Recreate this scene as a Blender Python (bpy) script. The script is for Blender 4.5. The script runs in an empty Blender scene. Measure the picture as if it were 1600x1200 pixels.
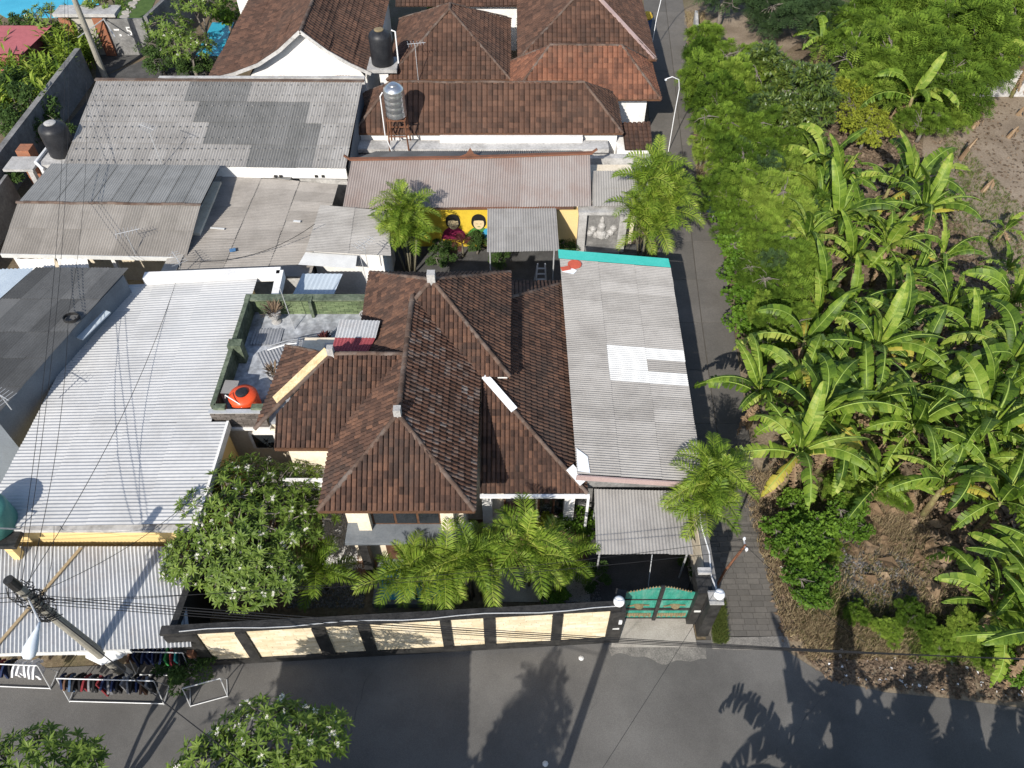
import bpy, bmesh, math, random
from mathutils import Vector, Matrix, Quaternion
R = math.radians
rng = random.Random(7)
S = bpy.context.scene
C = S.collection
# ------------------------------------------------------------------ camera
CH, CT, CF = 30.0, 49.0, 1217.0          # height, degrees below the horizon, focal length in 1600 px units
cam = bpy.data.cameras.new('camera'); cam.lens = 36 * CF / 1600; cam.sensor_width = 36; cam.clip_end = 3000
co = bpy.data.objects.new('camera', cam); C.objects.link(co)
co.location = (0, 0, CH); co.rotation_euler = (R(90 - CT), 0, 0); S.camera = co
# ------------------------------------------------------------------ world, sun, exposure
EL, AZ = 35.0, 22.5                       # sun height; heading its light travels, degrees right of +Y
w = bpy.data.worlds.new('World'); S.world = w; w.use_nodes = True
wn = w.node_tree.nodes; sky = wn.new('ShaderNodeTexSky'); sky.sky_type = 'NISHITA'; sky.sun_disc = False
sky.sun_elevation = R(EL); sky.sun_rotation = R(180 + AZ); sky.air_density = 1.0; sky.dust_density = 1.0
w.node_tree.links.new(sky.outputs[0], wn['Background'].inputs[0]); wn['Background'].inputs[1].default_value = 0.125
sd = bpy.data.lights.new('sun', 'SUN'); sd.energy = 4.6; sd.angle = R(0.53); sd.color = (1, .94, .85)
so = bpy.data.objects.new('sun', sd); C.objects.link(so); so.location = (-20, -40, 60)
LD = Vector((math.sin(R(AZ)) * math.cos(R(EL)), math.cos(R(AZ)) * math.cos(R(EL)), -math.sin(R(EL))))
so.rotation_euler = LD.to_track_quat('-Z', 'Y').to_euler()
S.view_settings.view_transform = 'Standard'; S.view_settings.look = 'None'
S.view_settings.exposure = 0.5; S.view_settings.gamma = 1
S.render.engine = 'CYCLES'; S.cycles.max_bounces = 6; S.cycles.transparent_max_bounces = 4

# ------------------------------------------------------------------ helpers
_a = R(90 - CT)
def P(px, py, z=0.0):
    """survey: the spot at height z that a photograph pixel looks at"""
    x = (px - 800) / CF; y = -(py - 600) / CF
    Y = y * math.cos(_a) + math.sin(_a); Z = y * math.sin(_a) - math.cos(_a)
    t = (z - CH) / Z
    return Vector((x * t, Y * t, z))

def mat(name, ramp, rough=.85, scale=2.0, scale2=14.0, spec=.25, metal=0.0, attr=None, objr=0.0, stain=None, stain_amt=.45,
        bump=0.0, bscale=30, trans=0.0, stretch=(1, 1, 1), mix=.35, emit=None):
    """ramp: list of colours; picked by face attribute, by object random or by noise"""
    m = bpy.data.materials.new(name); m.use_nodes = True
    nt = m.node_tree; N = nt.nodes; L = nt.links; b = N['Principled BSDF']
    b.inputs['Roughness'].default_value = rough; b.inputs['Specular IOR Level'].default_value = spec; b.inputs['Metallic'].default_value = metal
    geo = N.new('ShaderNodeNewGeometry'); mp = N.new('ShaderNodeMapping'); mp.inputs['Scale'].default_value = stretch
    L.new(geo.outputs['Position'], mp.inputs[0])
    n1 = N.new('ShaderNodeTexNoise'); n1.inputs['Scale'].default_value = scale; n1.inputs['Detail'].default_value = 5
    n2 = N.new('ShaderNodeTexNoise'); n2.inputs['Scale'].default_value = scale2; n2.inputs['Detail'].default_value = 4
    L.new(mp.outputs[0], n1.inputs[0]); L.new(mp.outputs[0], n2.inputs[0])
    ad = N.new('ShaderNodeMath'); ad.operation = 'ADD'; L.new(n1.outputs[0], ad.inputs[0]); L.new(n2.outputs[0], ad.inputs[1])
    ma = N.new('ShaderNodeMapRange'); ma.inputs['From Min'].default_value = .7; ma.inputs['From Max'].default_value = 1.3
    L.new(ad.outputs[0], ma.inputs[0])
    f = ma.outputs[0]
    src = None
    if attr:
        at = N.new('ShaderNodeAttribute'); at.attribute_name = attr; src = at.outputs['Fac']
    elif objr:
        oi = N.new('ShaderNodeObjectInfo'); src = oi.outputs['Random']
    if src is not None:
        mx = N.new('ShaderNodeMix'); mx.inputs[0].default_value = mix if attr else 1 - objr
        L.new(src, mx.inputs[2]); L.new(f, mx.inputs[3]); f = mx.outputs[0]
        if attr and objr:
            oi = N.new('ShaderNodeObjectInfo'); mr0 = N.new('ShaderNodeMapRange'); mr0.inputs['To Min'].default_value = -objr; mr0.inputs['To Max'].default_value = objr
            L.new(oi.outputs['Random'], mr0.inputs[0]); a2 = N.new('ShaderNodeMath'); a2.use_clamp = True; L.new(f, a2.inputs[0]); L.new(mr0.outputs[0], a2.inputs[1]); f = a2.outputs[0]
    cr = N.new('ShaderNodeValToRGB'); e = cr.color_ramp.elements
    while len(e) < len(ramp): e.new(.5)
    for i, c in enumerate(ramp):
        e[i].position = i / max(1, len(ramp) - 1); e[i].color = (*c, 1)
    L.new(f, cr.inputs[0]); col = cr.outputs[0]
    if stain:
        n3 = N.new('ShaderNodeTexNoise'); n3.inputs['Scale'].default_value = scale * .55; n3.inputs['Detail'].default_value = 8; n3.inputs['Roughness'].default_value = .7
        L.new(mp.outputs[0], n3.inputs[0])
        mr = N.new('ShaderNodeMapRange'); mr.inputs['From Min'].default_value = .48; mr.inputs['From Max'].default_value = .68; mr.inputs['To Max'].default_value = stain_amt
        L.new(n3.outputs[0], mr.inputs[0])
        m2 = N.new('ShaderNodeMix'); m2.data_type = 'RGBA'; L.new(mr.outputs[0], m2.inputs[0]); L.new(col, m2.inputs[6]); m2.inputs[7].default_value = (*stain, 1); col = m2.outputs[2]
    L.new(col, b.inputs['Base Color'])
    if emit: b.inputs['Emission Color'].default_value = (*emit, 1); b.inputs['Emission Strength'].default_value = 0
    if bump:
        n4 = N.new('ShaderNodeTexNoise'); n4.inputs['Scale'].default_value = bscale; n4.inputs['Detail'].default_value = 6; L.new(mp.outputs[0], n4.inputs[0])
        bp = N.new('ShaderNodeBump'); bp.inputs['Strength'].default_value = bump; bp.inputs['Distance'].default_value = .03
        L.new(n4.outputs[0], bp.inputs['Height']); L.new(bp.outputs[0], b.inputs['Normal'])
    if trans:
        tr = N.new('ShaderNodeBsdfTranslucent'); L.new(col, tr.inputs[0])
        ms = N.new('ShaderNodeMixShader'); ms.inputs[0].default_value = trans
        L.new(b.outputs[0], ms.inputs[1]); L.new(tr.outputs[0], ms.inputs[2]); L.new(ms.outputs[0], N['Material Output'].inputs[0])
    return m
def g(v, w=1.0): return (v, v * (.985 if w == 1 else w), v * (.96 if w == 1 else w * w))
M = {}
M['tile'] = mat('clay_tile', [(.026, .016, .012), (.056, .032, .024), (.094, .051, .035), (.155, .08, .05)], attr='rnd', mix=.35, scale=.8, scale2=9, stain=(.042, .036, .032), stain_amt=.6)
M['tile_grey'] = mat('lichened_clay_tile', [(.03, .018, .014), (.055, .03, .021), (.095, .048, .032), (.11, .075, .06), (.19, .175, .165)], attr='rnd', mix=.35, scale=.9, scale2=8, stain=(.04, .032, .029))
M['tile_orange'] = mat('orange_clay_tile', [(.075, .036, .025), (.13, .06, .038), (.185, .08, .048), (.235, .115, .07)], attr='rnd', mix=.4, scale=.8, scale2=9, stain=(.06, .045, .035), stain_amt=.7)
M['tile_back'] = mat('old_clay_tile', [(.042, .025, .018), (.068, .038, .027), (.098, .053, .036), (.14, .075, .05)], attr='rnd', mix=.35, scale=.7, scale2=8, stain=(.045, .036, .03))
M['ridge'] = mat('ridge_tile', [(.05, .033, .025), (.085, .055, .041), (.14, .098, .076)], objr=.6, scale=2, scale2=12, stain=(.17, .15, .135), stain_amt=.6)
M['cement'] = mat('cement', [g(.26), g(.36), g(.45)], scale=2, bump=.3, stain=(.12, .11, .10))
M['cream_cement'] = mat('cream_mortar', [(.42, .31, .16), (.55, .42, .24), (.62, .5, .33)], scale=4)
M['sealant'] = mat('white_sealant', [(.62, .66, .7), (.78, .8, .82)], scale=5)
M['asb'] = mat('fibre_cement', [(.215, .205, .192), (.29, .278, .262), (.35, .337, .32)], objr=.45, scale=1.2, scale2=18, stain=(.16, .15, .14), bump=.2)
M['asb_dark'] = mat('dark_fibre_cement', [(.12, .12, .115), (.165, .163, .157), (.21, .207, .2)], objr=.45, scale=1.2, scale2=18, stain=(.09, .09, .085), bump=.2)
M['asb_mid'] = mat('mid_grey_fibre_cement', [(.185, .187, .18), (.235, .235, .227), (.28, .28, .27)], objr=.4, scale=1.2, scale2=18, stain=(.13, .13, .125), bump=.2)
M['asb_old'] = mat('browned_fibre_cement', [(.185, .172, .157), (.24, .223, .204), (.30, .28, .257)], objr=.55, scale=1, scale2=12, stain=(.13, .118, .104), bump=.2)
M['asb_pink'] = mat('reddish_fibre_cement', [(.22, .185, .17), (.27, .235, .22), (.30, .275, .26)], objr=.5, scale=1, scale2=12, stain=(.22, .14, .115), bump=.2)
M['asb_black'] = mat('sooty_fibre_cement', [(.06, .062, .063), (.10, .102, .103), (.16, .161, .16)], objr=.7, scale=1.2, scale2=16, stain=(.05, .05, .05))
M['zinc_white'] = mat('white_metal_sheet', [(.36, .365, .37), (.425, .428, .43), (.485, .485, .48)], objr=.5, rough=.55, scale=.6, scale2=6, stain=(.3, .295, .285), stain_amt=.5)
M['zinc'] = mat('zinc_sheet', [(.34, .35, .36), (.43, .44, .45), (.5, .505, .51)], objr=.35, rough=.5, scale=.8, scale2=9, stain=(.26, .21, .17), stain_amt=.4)
M['panel_white'] = mat('white_sheet', [(.5, .505, .5), (.6, .605, .59)], rough=.55, scale=2, stain=(.42, .41, .39), stain_amt=.4)
M['zinc_blue'] = mat('bluish_metal_sheet', [(.36, .42, .48), (.46, .52, .57)], rough=.45, scale=1)
M['red_sheet'] = mat('red_metal_sheet', [(.24, .05, .06), (.33, .085, .095)], rough=.5, scale=2)
M['teal_sheet'] = mat('teal_sheet', [(.05, .46, .38), (.08, .53, .45)], rough=.5, scale=2)
M['cream'] = mat('cream_plaster', [(.56, .48, .36), (.66, .585, .46), (.72, .65, .53)], scale=1.2, scale2=8, stain=(.4, .34, .26), stain_amt=.3)
M['white'] = mat('white_plaster', [g(.6), g(.7), g(.76)], scale=1, scale2=8, stain=(.42, .4, .36), stain_amt=.4)
M['wall_old'] = mat('weathered_plaster', [g(.3), g(.42), g(.52)], scale=1.3, scale2=7, stain=(.14, .13, .12), stain_amt=.7)
M['wall_grey'] = mat('grey_render', [g(.13), g(.18), g(.24)], scale=1, scale2=7, stain=(.07, .07, .07), stain_amt=.7)
M['wall_blue'] = mat('pale_blue_plaster', [(.12, .14, .165), (.17, .195, .22)], scale=1, stain=(.08, .09, .10))
M['yellow'] = mat('yellow_plaster', [(.60, .44, .19), (.70, .53, .25)], scale=1, stain=(.5, .4, .24), stain_amt=.3)
M['pink'] = mat('pink_plaster', [(.30, .22, .21), (.38, .29, .275)], scale=1, stain=(.24, .17, .16))
M['black'] = mat('black_stone', [g(.012), g(.025), g(.04)], rough=.55, scale=3, stain=(.07, .065, .06), stain_amt=.35)
M['panel'] = mat('cream_stone_cladding', [(.52, .42, .27), (.63, .54, .38), (.72, .65, .52)], attr='rnd', mix=.45, scale=1.4, scale2=8, stain=(.36, .30, .21), stain_amt=.4)
M['glass'] = mat('dark_window_glass', [(.012, .015, .018), (.02, .024, .028)], rough=.12, spec=.6)
M['wood'] = mat('brown_wood', [(.06, .03, .018), (.12, .06, .033)], stretch=(1, 6, 1), scale=3)
M['asphalt'] = mat('asphalt', [(.078, .075, .071), (.112, .108, .102), (.15, .145, .137)], rough=.92, scale=.35, scale2=45, stain=(.07, .068, .065), stain_amt=.6, bump=.4, bscale=60)
M['paver'] = mat('block_paving', [(.085, .08, .072), (.115, .107, .097), (.155, .143, .128)], attr='rnd', mix=.5, scale=.6, scale2=12, stain=(.075, .068, .058), bump=.2)
M['joint'] = mat('sand_joint', [(.06, .054, .045), (.085, .076, .063)], scale=2)
M['conc'] = mat('light_concrete', [(.26, .24, .21), (.34, .315, .28), (.41, .385, .345)], scale=1.4, scale2=20, stain=(.22, .2, .17), bump=.2)
M['spill'] = mat('worn_cement_wash', [(.11, .105, .097), (.17, .16, .145), (.25, .235, .21)], scale=2.5, scale2=20)
M['conc_dark'] = mat('dark_concrete', [g(.05), g(.075), g(.10)], scale=1.4, scale2=20, stain=(.04, .04, .04))
M['soil'] = mat('brown_soil', [(.08, .06, .04), (.14, .105, .07), (.215, .17, .12)], scale=.45, scale2=7, stain=(.085, .095, .035), stain_amt=.6, bump=.7, bscale=9)
M['soil_lt'] = mat('bare_soil', [(.16, .125, .088), (.22, .175, .128), (.29, .238, .18)], scale=.6, scale2=9, stain=(.12, .09, .065), stain_amt=.5, bump=.6, bscale=10)
M['verge'] = mat('dusty_verge_soil', [(.13, .10, .066), (.2, .158, .108), (.29, .235, .165)], scale=1.2, scale2=10, stain=(.12, .105, .075), bump=.6, bscale=12)
M['terracotta'] = mat('terracotta_floor', [(.12, .065, .042), (.17, .095, .062)], scale=2)
M['lawn'] = mat('lawn', [(.04, .075, .016), (.075, .125, .028)], scale=2, scale2=30, bump=.5)
M['water'] = mat('pool_water', [(.03, .30, .44), (.06, .40, .54)], rough=.06, spec=.5, scale=.6, bump=.08, bscale=3)
M['pooltile'] = mat('pool_coping', [g(.3), g(.4)], scale=2)
M['pebble'] = mat('white_pebbles', [g(.3), g(.55), g(.72)], attr='rnd', mix=.3)
M['pebble_d'] = mat('grey_pebbles', [g(.08), g(.15), g(.3)], attr='rnd', mix=.3)
M['brick'] = mat('red_brick', [(.18, .065, .035), (.27, .11, .06), (.33, .16, .1)], objr=.5, scale=5, stain=(.12, .09, .07))
M['brick_att'] = mat('green_painted_brick', [(.045, .065, .035), (.11, .15, .075), (.19, .235, .125)], attr='rnd', mix=.45, scale=1.2, scale2=9, stain=(.03, .03, .024), stain_amt=.8)
M['moss'] = mat('mossy_green_wall', [(.045, .06, .04), (.10, .125, .085), (.17, .195, .14)], scale=1.3, scale2=8, stain=(.035, .038, .032), stain_amt=.8)
M['brick_dk'] = mat('dark_weathered_brick', [(.05, .045, .04), (.11, .095, .085), (.2, .18, .165)], attr='rnd', mix=.4, scale=2, stain=(.04, .03, .028))
M['roofslab'] = mat('patchy_terrace_floor', [(.16, .165, .175), (.3, .32, .35), (.52, .54, .57)], scale=.7, scale2=4, stain=(.09, .085, .08), stain_amt=.8)
M['slab'] = mat('blue_grey_slab', [(.12, .135, .15), (.17, .185, .2)], scale=2, stain=(.09, .095, .1))
M['gate'] = mat('teal_painted_steel', [(.014, .15, .11), (.026, .21, .155), (.06, .29, .225)], rough=.5, scale=2, scale2=10, stretch=(3, 3, .6), stain=(.2, .33, .28), stain_amt=.5)
M['bronze'] = mat('bronze_ornament', [(.14, .11, .06), (.27, .21, .12)], rough=.6)
M['globe'] = mat('white_glass_globe', [(.75, .76, .77), (.8, .8, .8)], rough=.25)
M['steel'] = mat('stainless_steel', [(.5, .51, .52), (.62, .63, .64)], rough=.28, metal=.9)
M['galv'] = mat('galvanised_pipe', [(.4, .41, .42), (.52, .53, .54)], rough=.45, metal=.3)
M['rust'] = mat('rusty_steel', [(.10, .045, .025), (.2, .09, .05)], rough=.8)
M['pvc'] = mat('white_pipe', [(.62, .63, .64), (.7, .7, .7)], rough=.5)
M['pvc_grey'] = mat('grey_pipe', [(.2, .21, .23), (.3, .31, .33)], rough=.5)
M['plastic_black'] = mat('black_plastic', [(.012, .013, .016), (.03, .031, .035)], rough=.45, scale=2)
M['plastic_org'] = mat('orange_plastic', [(.58, .06, .018), (.66, .09, .03)], rough=.4, scale=2)
M['plastic_teal'] = mat('green_plastic', [(.05, .17, .15), (.08, .22, .19)], rough=.4)
M['cable'] = mat('black_cable', [(.012, .012, .013), (.02, .02, .02)], rough=.6)
M['pole_conc'] = mat('concrete_pole', [(.2, .19, .16), (.28, .265, .225)], scale=3, stain=(.13, .12, .1))
M['lamp'] = mat('pale_lamp_housing', [(.55, .6, .65), (.62, .66, .7)], rough=.4)
M['bark'] = mat('grey_bark', [(.11, .095, .08), (.2, .18, .155)], scale=6, bump=.4)
M['palm_trunk'] = mat('palm_stem', [(.14, .13, .09), (.24, .22, .15)], scale=6)
M['frangi'] = mat('frangipani_leaf', [(.045, .08, .012), (.085, .14, .02), (.14, .205, .034), (.21, .27, .06)], attr='rnd', mix=.25, trans=.25, rough=.5, spec=.25)
M['petal'] = mat('white_petal', [(.72, .68, .55), (.8, .79, .74)], attr='rnd', mix=.2, trans=.15)
M['palm'] = mat('palm_leaf', [(.05, .095, .01), (.105, .175, .016), (.19, .27, .03), (.32, .37, .07)], attr='rnd', objr=.2, mix=.25, trans=.3, rough=.55, spec=.2)
M['ban'] = mat('banana_leaf', [(.034, .072, .010), (.092, .16, .016), (.175, .26, .03), (.33, .38, .075)], attr='rnd', objr=.34, mix=.35, trans=.33, rough=.5, spec=.25, scale=.5)
M['rib'] = mat('banana_midrib', [(.19, .29, .05), (.28, .36, .09)], rough=.6, spec=.15)
M['ban_yel'] = mat('yellowing_banana_leaf', [(.22, .22, .03), (.36, .32, .05), (.42, .33, .06)], attr='rnd', mix=.4, trans=.25, rough=.5)
M['ban_dry'] = mat('dry_banana_leaf', [(.11, .07, .04), (.22, .15, .09), (.36, .27, .18)], attr='rnd', mix=.3, trans=.1)
M['stem'] = mat('banana_stem', [(.12, .09, .045), (.19, .16, .075), (.22, .23, .09)], scale=3, stain=(.1, .06, .035), stain_amt=.7)
M['feather'] = mat('feathery_leaf', [(.04, .082, .010), (.09, .155, .018), (.165, .255, .032), (.27, .35, .06)], attr='rnd', objr=.34, mix=.3, trans=.33, scale=.5, spec=.12)
M['feather_dk'] = mat('dark_feathery_leaf', [(.026, .052, .018), (.048, .088, .028), (.085, .135, .045)], attr='rnd', objr=.15, mix=.3, trans=.2, scale=.4)
M['glossy'] = mat('glossy_dark_leaf', [(.022, .042, .009), (.048, .08, .014), (.10, .14, .022), (.20, .21, .05)], attr='rnd', objr=.1, mix=.25, trans=.12, rough=.4, spec=.45)
M['lime'] = mat('lime_leaf', [(.12, .15, .014), (.2, .23, .022), (.28, .30, .035)], attr='rnd', mix=.3, trans=.25)
M['vine'] = mat('round_vine_leaf', [(.045, .10, .01), (.095, .18, .018), (.17, .28, .032)], attr='rnd', objr=.2, mix=.25, trans=.28, rough=.55, spec=.2)
M['hedge'] = mat('shrub_leaf', [(.028, .055, .014), (.05, .095, .02), (.10, .15, .035)], attr='rnd', mix=.25, trans=.2)
M['redleaf'] = mat('dark_red_leaf', [(.05, .018, .018), (.11, .03, .028)], attr='rnd', trans=.15)
M['dry'] = mat('dry_grass', [(.09, .062, .035), (.17, .125, .07), (.27, .205, .12), (.36, .29, .175), (.15, .17, .045)], attr='rnd', mix=.3)
M['grass'] = mat('weedy_grass', [(.05, .08, .018), (.10, .14, .03), (.17, .17, .05)], attr='rnd', mix=.3, trans=.15)
M['litter'] = mat('fallen_leaves', [(.06, .042, .028), (.125, .088, .058), (.22, .165, .115)], attr='rnd', mix=.25)
M['ash'] = mat('grey_ash', [(.02, .019, .018), (.06, .057, .054), (.15, .143, .138), (.26, .25, .245)], attr='rnd', mix=.25)
M['trash'] = mat('scattered_litter', [(.5, .5, .5), (.75, .75, .75)], attr='rnd')
def plain(name, c, rough=.8): return mat(name, [tuple(v * .8 for v in c), c], rough=rough, scale=3)

class MB:
    def __init__(s): s.v = []; s.f = []; s.r = []; s.m = []
    def add(s, vs, fs, r=None, m=0):
        o = len(s.v); s.v += [tuple(v) for v in vs]
        for f in fs:
            s.f.append(tuple(i + o for i in f)); s.r.append(rng.random() if r is None else r); s.m.append(m)
    def box(s, lo, hi, r=None, m=0):
        x0, y0, z0 = lo; x1, y1, z1 = hi
        s.add([(x0, y0, z0), (x1, y0, z0), (x1, y1, z0), (x0, y1, z0), (x0, y0, z1), (x1, y0, z1), (x1, y1, z1), (x0, y1, z1)],
              [(3, 2, 1, 0), (4, 5, 6, 7), (0, 1, 5, 4), (1, 2, 6, 5), (2, 3, 7, 6), (3, 0, 4, 7)], r, m)
    def bar(s, a, b, wd, ht, r=None, m=0):
        """box from a to b along its length; width across (horizontal), height up"""
        a = Vector(a); b = Vector(b); d = (b - a).normalized()
        sd = d.cross(Vector((0, 0, 1))); sd = sd.normalized() if sd.length > 1e-4 else Vector((1, 0, 0))
        up = sd.cross(d); vs = []
        for p in (a, b):
            for i, j in ((-1, -1), (1, -1), (1, 1), (-1, 1)): vs.append(p + sd * i * wd / 2 + up * j * ht / 2)
        s.add(vs, [(0, 1, 2, 3), (7, 6, 5, 4), (0, 4, 5, 1), (1, 5, 6, 2), (2, 6, 7, 3), (3, 7, 4, 0)], r, m)
    def prism(s, pts, z0, z1, r=None, m=0):
        n = len(pts)
        s.add([(p[0], p[1], z0) for p in pts] + [(p[0], p[1], z1) for p in pts],
              [tuple(range(n - 1, -1, -1)), tuple(range(n, 2 * n))] + [(i, (i + 1) % n, (i + 1) % n + n, i + n) for i in range(n)], r, m)
    def tube(s, pts, rad, n=8, r=None, m=0, cap=True):
        pts = [Vector(p) for p in pts]; k = len(pts)
        if not hasattr(rad, '__len__'): rad = [rad] * k
        vs = []; ref = None
        for i, p in enumerate(pts):
            d = (pts[min(i + 1, k - 1)] - pts[max(i - 1, 0)]).normalized()
            if ref is None: ref = d.orthogonal().normalized()
            ref = (ref - d * ref.dot(d)); ref = ref.normalized() if ref.length > 1e-5 else d.orthogonal().normalized()
            q = d.cross(ref)
            for j in range(n):
                t = 2 * math.pi * j / n; vs.append(p + (ref * math.cos(t) + q * math.sin(t)) * rad[i])
        fs = [(i * n + j, i * n + (j + 1) % n, (i + 1) * n + (j + 1) % n, (i + 1) * n + j) for i in range(k - 1) for j in range(n)]
        if cap: fs += [tuple(range(n - 1, -1, -1)), tuple(range((k - 1) * n, k * n))]
        s.add(vs, fs, r, m)
    def lathe(s, prof, c=(0, 0, 0), n=20, r=None, m=0):
        k = len(prof); vs = [(c[0] + a * math.cos(2 * math.pi * j / n), c[1] + a * math.sin(2 * math.pi * j / n), c[2] + z) for a, z in prof for j in range(n)]
        fs = [(i * n + j, i * n + (j + 1) % n, (i + 1) * n + (j + 1) % n, (i + 1) * n + j) for i in range(k - 1) for j in range(n)]
        fs += [tuple(range(n - 1, -1, -1)), tuple(range((k - 1) * n, k * n))]
        s.add(vs, fs, r, m)
    def mesh(s, name, mats, smooth=False):
        me = bpy.data.meshes.new(name); me.from_pydata(s.v, [], s.f)
        a = me.attributes.new('rnd', 'FLOAT', 'FACE'); a.data.foreach_set('value', s.r)
        for q in (mats if isinstance(mats, (list, tuple)) else [mats]): me.materials.append(M[q] if isinstance(q, str) else q)
        if any(s.m): me.polygons.foreach_set('material_index', s.m)
        if smooth: me.polygons.foreach_set('use_smooth', [True] * len(s.f))
        me.update(); return me
    def build(s, name, mats, parent=None, smooth=False, loc=None):
        o = bpy.data.objects.new(name, s.mesh(name, mats, smooth)); C.objects.link(o); attach(o, parent)
        if loc is not None: o.location = loc
        return o
def attach(o, parent):
    if parent is not None:
        o.parent = parent; o.matrix_parent_inverse = wm(parent).inverted()
def wm(o):
    m = o.matrix_basis.copy()
    return m if o.parent is None else wm(o.parent) @ o.matrix_parent_inverse @ m
def tag(o, label, cat, group=None, kind=None):
    if label: o['label'] = label
    if cat: o['category'] = cat
    if group: o['group'] = group
    if kind: o['kind'] = kind
    return o
def thing(name, label, cat, loc=(0, 0, 0), group=None):
    o = bpy.data.objects.new(name, None); C.objects.link(o); o.location = loc; o.empty_display_size = .3
    return tag(o, label, cat, group)
def struct(name, mb, m): o = mb.build(name, m); o['kind'] = 'structure'; return o
def kids(o): return [c for c in bpy.data.objects if c.parent == o]
PK = {}
def copy_tree(root, loc, rz=0, sc=1.0, label=None, group=None, tilt=0):
    ks = PK.get(root.name)
    if ks is None: ks = PK[root.name] = [(c, kids(c)) for c in kids(root)]
    r = root.copy(); C.objects.link(r); r.location = loc; r.rotation_euler = (tilt, 0, rz); r.scale = (sc, sc, sc)
    if label: r['label'] = label
    if group: r['group'] = group
    for c, gs in ks:
        d = c.copy(); C.objects.link(d); d.parent = r
        for k in gs:
            e = k.copy(); C.objects.link(e); e.parent = d
    return r
def part(parent, name, m, fn, smooth=False):
    b = MB(); fn(b); return b.build(name, m, parent, smooth)
def boxpart(parent, name, m, lo, hi): return part(parent, name, m, lambda b: b.box(lo, hi))
def poly(pts, z, lift=0): b = MB(); b.add([(p[0], p[1], z) for p in pts], [tuple(range(len(pts)))]); return b

# ---- corrugated sheets: quad a-b (upper edge, left to right) c-d (lower edge right, left); waves run down from ab to dc
def sheets(parent, a, b, c, d, nu, nv, pitch, amp, m, name='roof_sheet', lap=.07, gap=0.0, mfn=None, jit=.006, seg=4):
    a, b, c, d = map(Vector, (a, b, c, d)); n = (b - a).cross(d - a).normalized()
    if n.z < 0: n = -n
    wd = ((b - a).length + (c - d).length) / 2; ln = (d - a).length
    nw = max(2, round(wd / nu / pitch)); out = []
    at = lambda u, v: (a * (1 - u) + b * u) * (1 - v) + (d * (1 - u) + c * u) * v
    for j in range(nv):
        for i in range(nu):
            bb = MB(); vs = []; k = nw * seg; l0 = rng.uniform(0, jit); l1 = rng.uniform(0, jit); so_ = rng.uniform(-.02, .02)
            for q in range(k + 1):
                u = (i + gap * .5 / nu * nu / 2 + (1 - gap) * q / k if gap else i + q / k) / nu
                h = amp * math.sin(2 * math.pi * q / seg)
                for v, lf in ((j / nv, 0), ((j + 1) / nv + (lap / ln) + so_ / ln, .018 + (l0 if q < k / 2 else l1))):
                    vs.append(at(u, v) + n * (h + lf + .004 * (i % 2)))
            bb.add(vs, [(2 * q, 2 * q + 1, 2 * q + 3, 2 * q + 2) for q in range(k)], r=.5)
            mm = m
            if mfn: mm = mfn(i, j) or m
            out.append(bb.build(name, mm, parent, smooth=False))
    return out

# ---- clay tiles over a convex slope: pts (first two = eave, left to right seen from below the eave)
def tiles(parent, pts, m, w=.19, l=.29, lip=True, roll=.075, label=None, sag=.02):
    pts = [Vector(p) for p in pts]; e = (pts[1] - pts[0]).normalized()
    n = Vector((0, 0, 0))
    for i in range(len(pts)): n += pts[i].cross(pts[(i + 1) % len(pts)])
    n.normalize()
    if n.z < 0: n = -n
    s = e.cross(n).normalized()
    if s.z > 0: s = -s
    o = pts[0]; us = [(p - o).dot(e) for p in pts]; vs_ = [(p - o).dot(s) for p in pts]
    ph = rng.uniform(0, 6); b = MB(); nu = int((max(us) - min(us)) / w) + 2; nv = int((max(vs_) - min(vs_)) / l) + 2
    u0 = min(us) - w * .5; v1 = max(vs_)
    prof = ((0, .7), (.2, 1.0), (.48, .8), (.7, .55), (.85, -.5), (1.0, .7))
    for j in range(nv):
        for i in range(nu):
            uu = u0 + i * w; vb = v1 - j * l; vt = vb - l * 1.04
            tl = rng.uniform(-.006, .006) + .022 * (math.sin(.9 * uu + ph) + math.sin(1.3 * vb + 1.7 * ph + .4 * uu)); vj = rng.uniform(-.01, .01); r = rng.random()
            V = []
            for t, h in prof:
                p = o + e * (uu + t * w); q = roll * h
                V.append(p + s * vt + n * (q * .9 + tl)); V.append(p + s * (vb + vj) + n * (q + .028 + tl))
            F = [(2 * k, 2 * k + 1, 2 * k + 3, 2 * k + 2) for k in range(5)]
            if lip:
                V += [V[2 * k + 1] - n * .03 for k in range(6)]
                F += [(2 * k + 1, 12 + k, 13 + k, 2 * k + 3) for k in range(5)]
            b.add(V, F, r)
    me = b.mesh('roof_tiles', m); bm = bmesh.new(); bm.from_mesh(me)
    cen = sum(pts, Vector()) / len(pts)
    for i in range(len(pts)):
        p, q = pts[i], pts[(i + 1) % len(pts)]; pn = (q - p).cross(n).normalized()
        if pn.dot(cen - p) > 0: pn = -pn
        mgn = .06 if i == 0 else 0
        bmesh.ops.bisect_plane(bm, geom=bm.verts[:] + bm.edges[:] + bm.faces[:], plane_co=p + pn * mgn, plane_no=pn, clear_outer=True)
    # backing board under the tiles
    bv = [bm.verts.new(p - n * .02) for p in pts]; bm.faces.new(bv)
    bm.to_mesh(me); bm.free(); me.update()
    ob = bpy.data.objects.new('roof_tiles', me); C.objects.link(ob); attach(ob, parent); ob['kind'] = 'stuff'
    if label: ob['label'] = label
    return ob
def _ridge_mesh():
    b = MB(); vs = []
    for y, r in ((-.5, .1), (.5, .088)):
        for k in range(7):
            t = math.pi * k / 6; vs.append((r * math.cos(t), y, r * math.sin(t) * .9))
    b.add(vs, [(k, k + 7, k + 8, k + 1) for k in range(6)] + [tuple(range(6, -1, -1))])
    return b.mesh('ridge_tile', 'ridge', False)
RM = _ridge_mesh()
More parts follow.
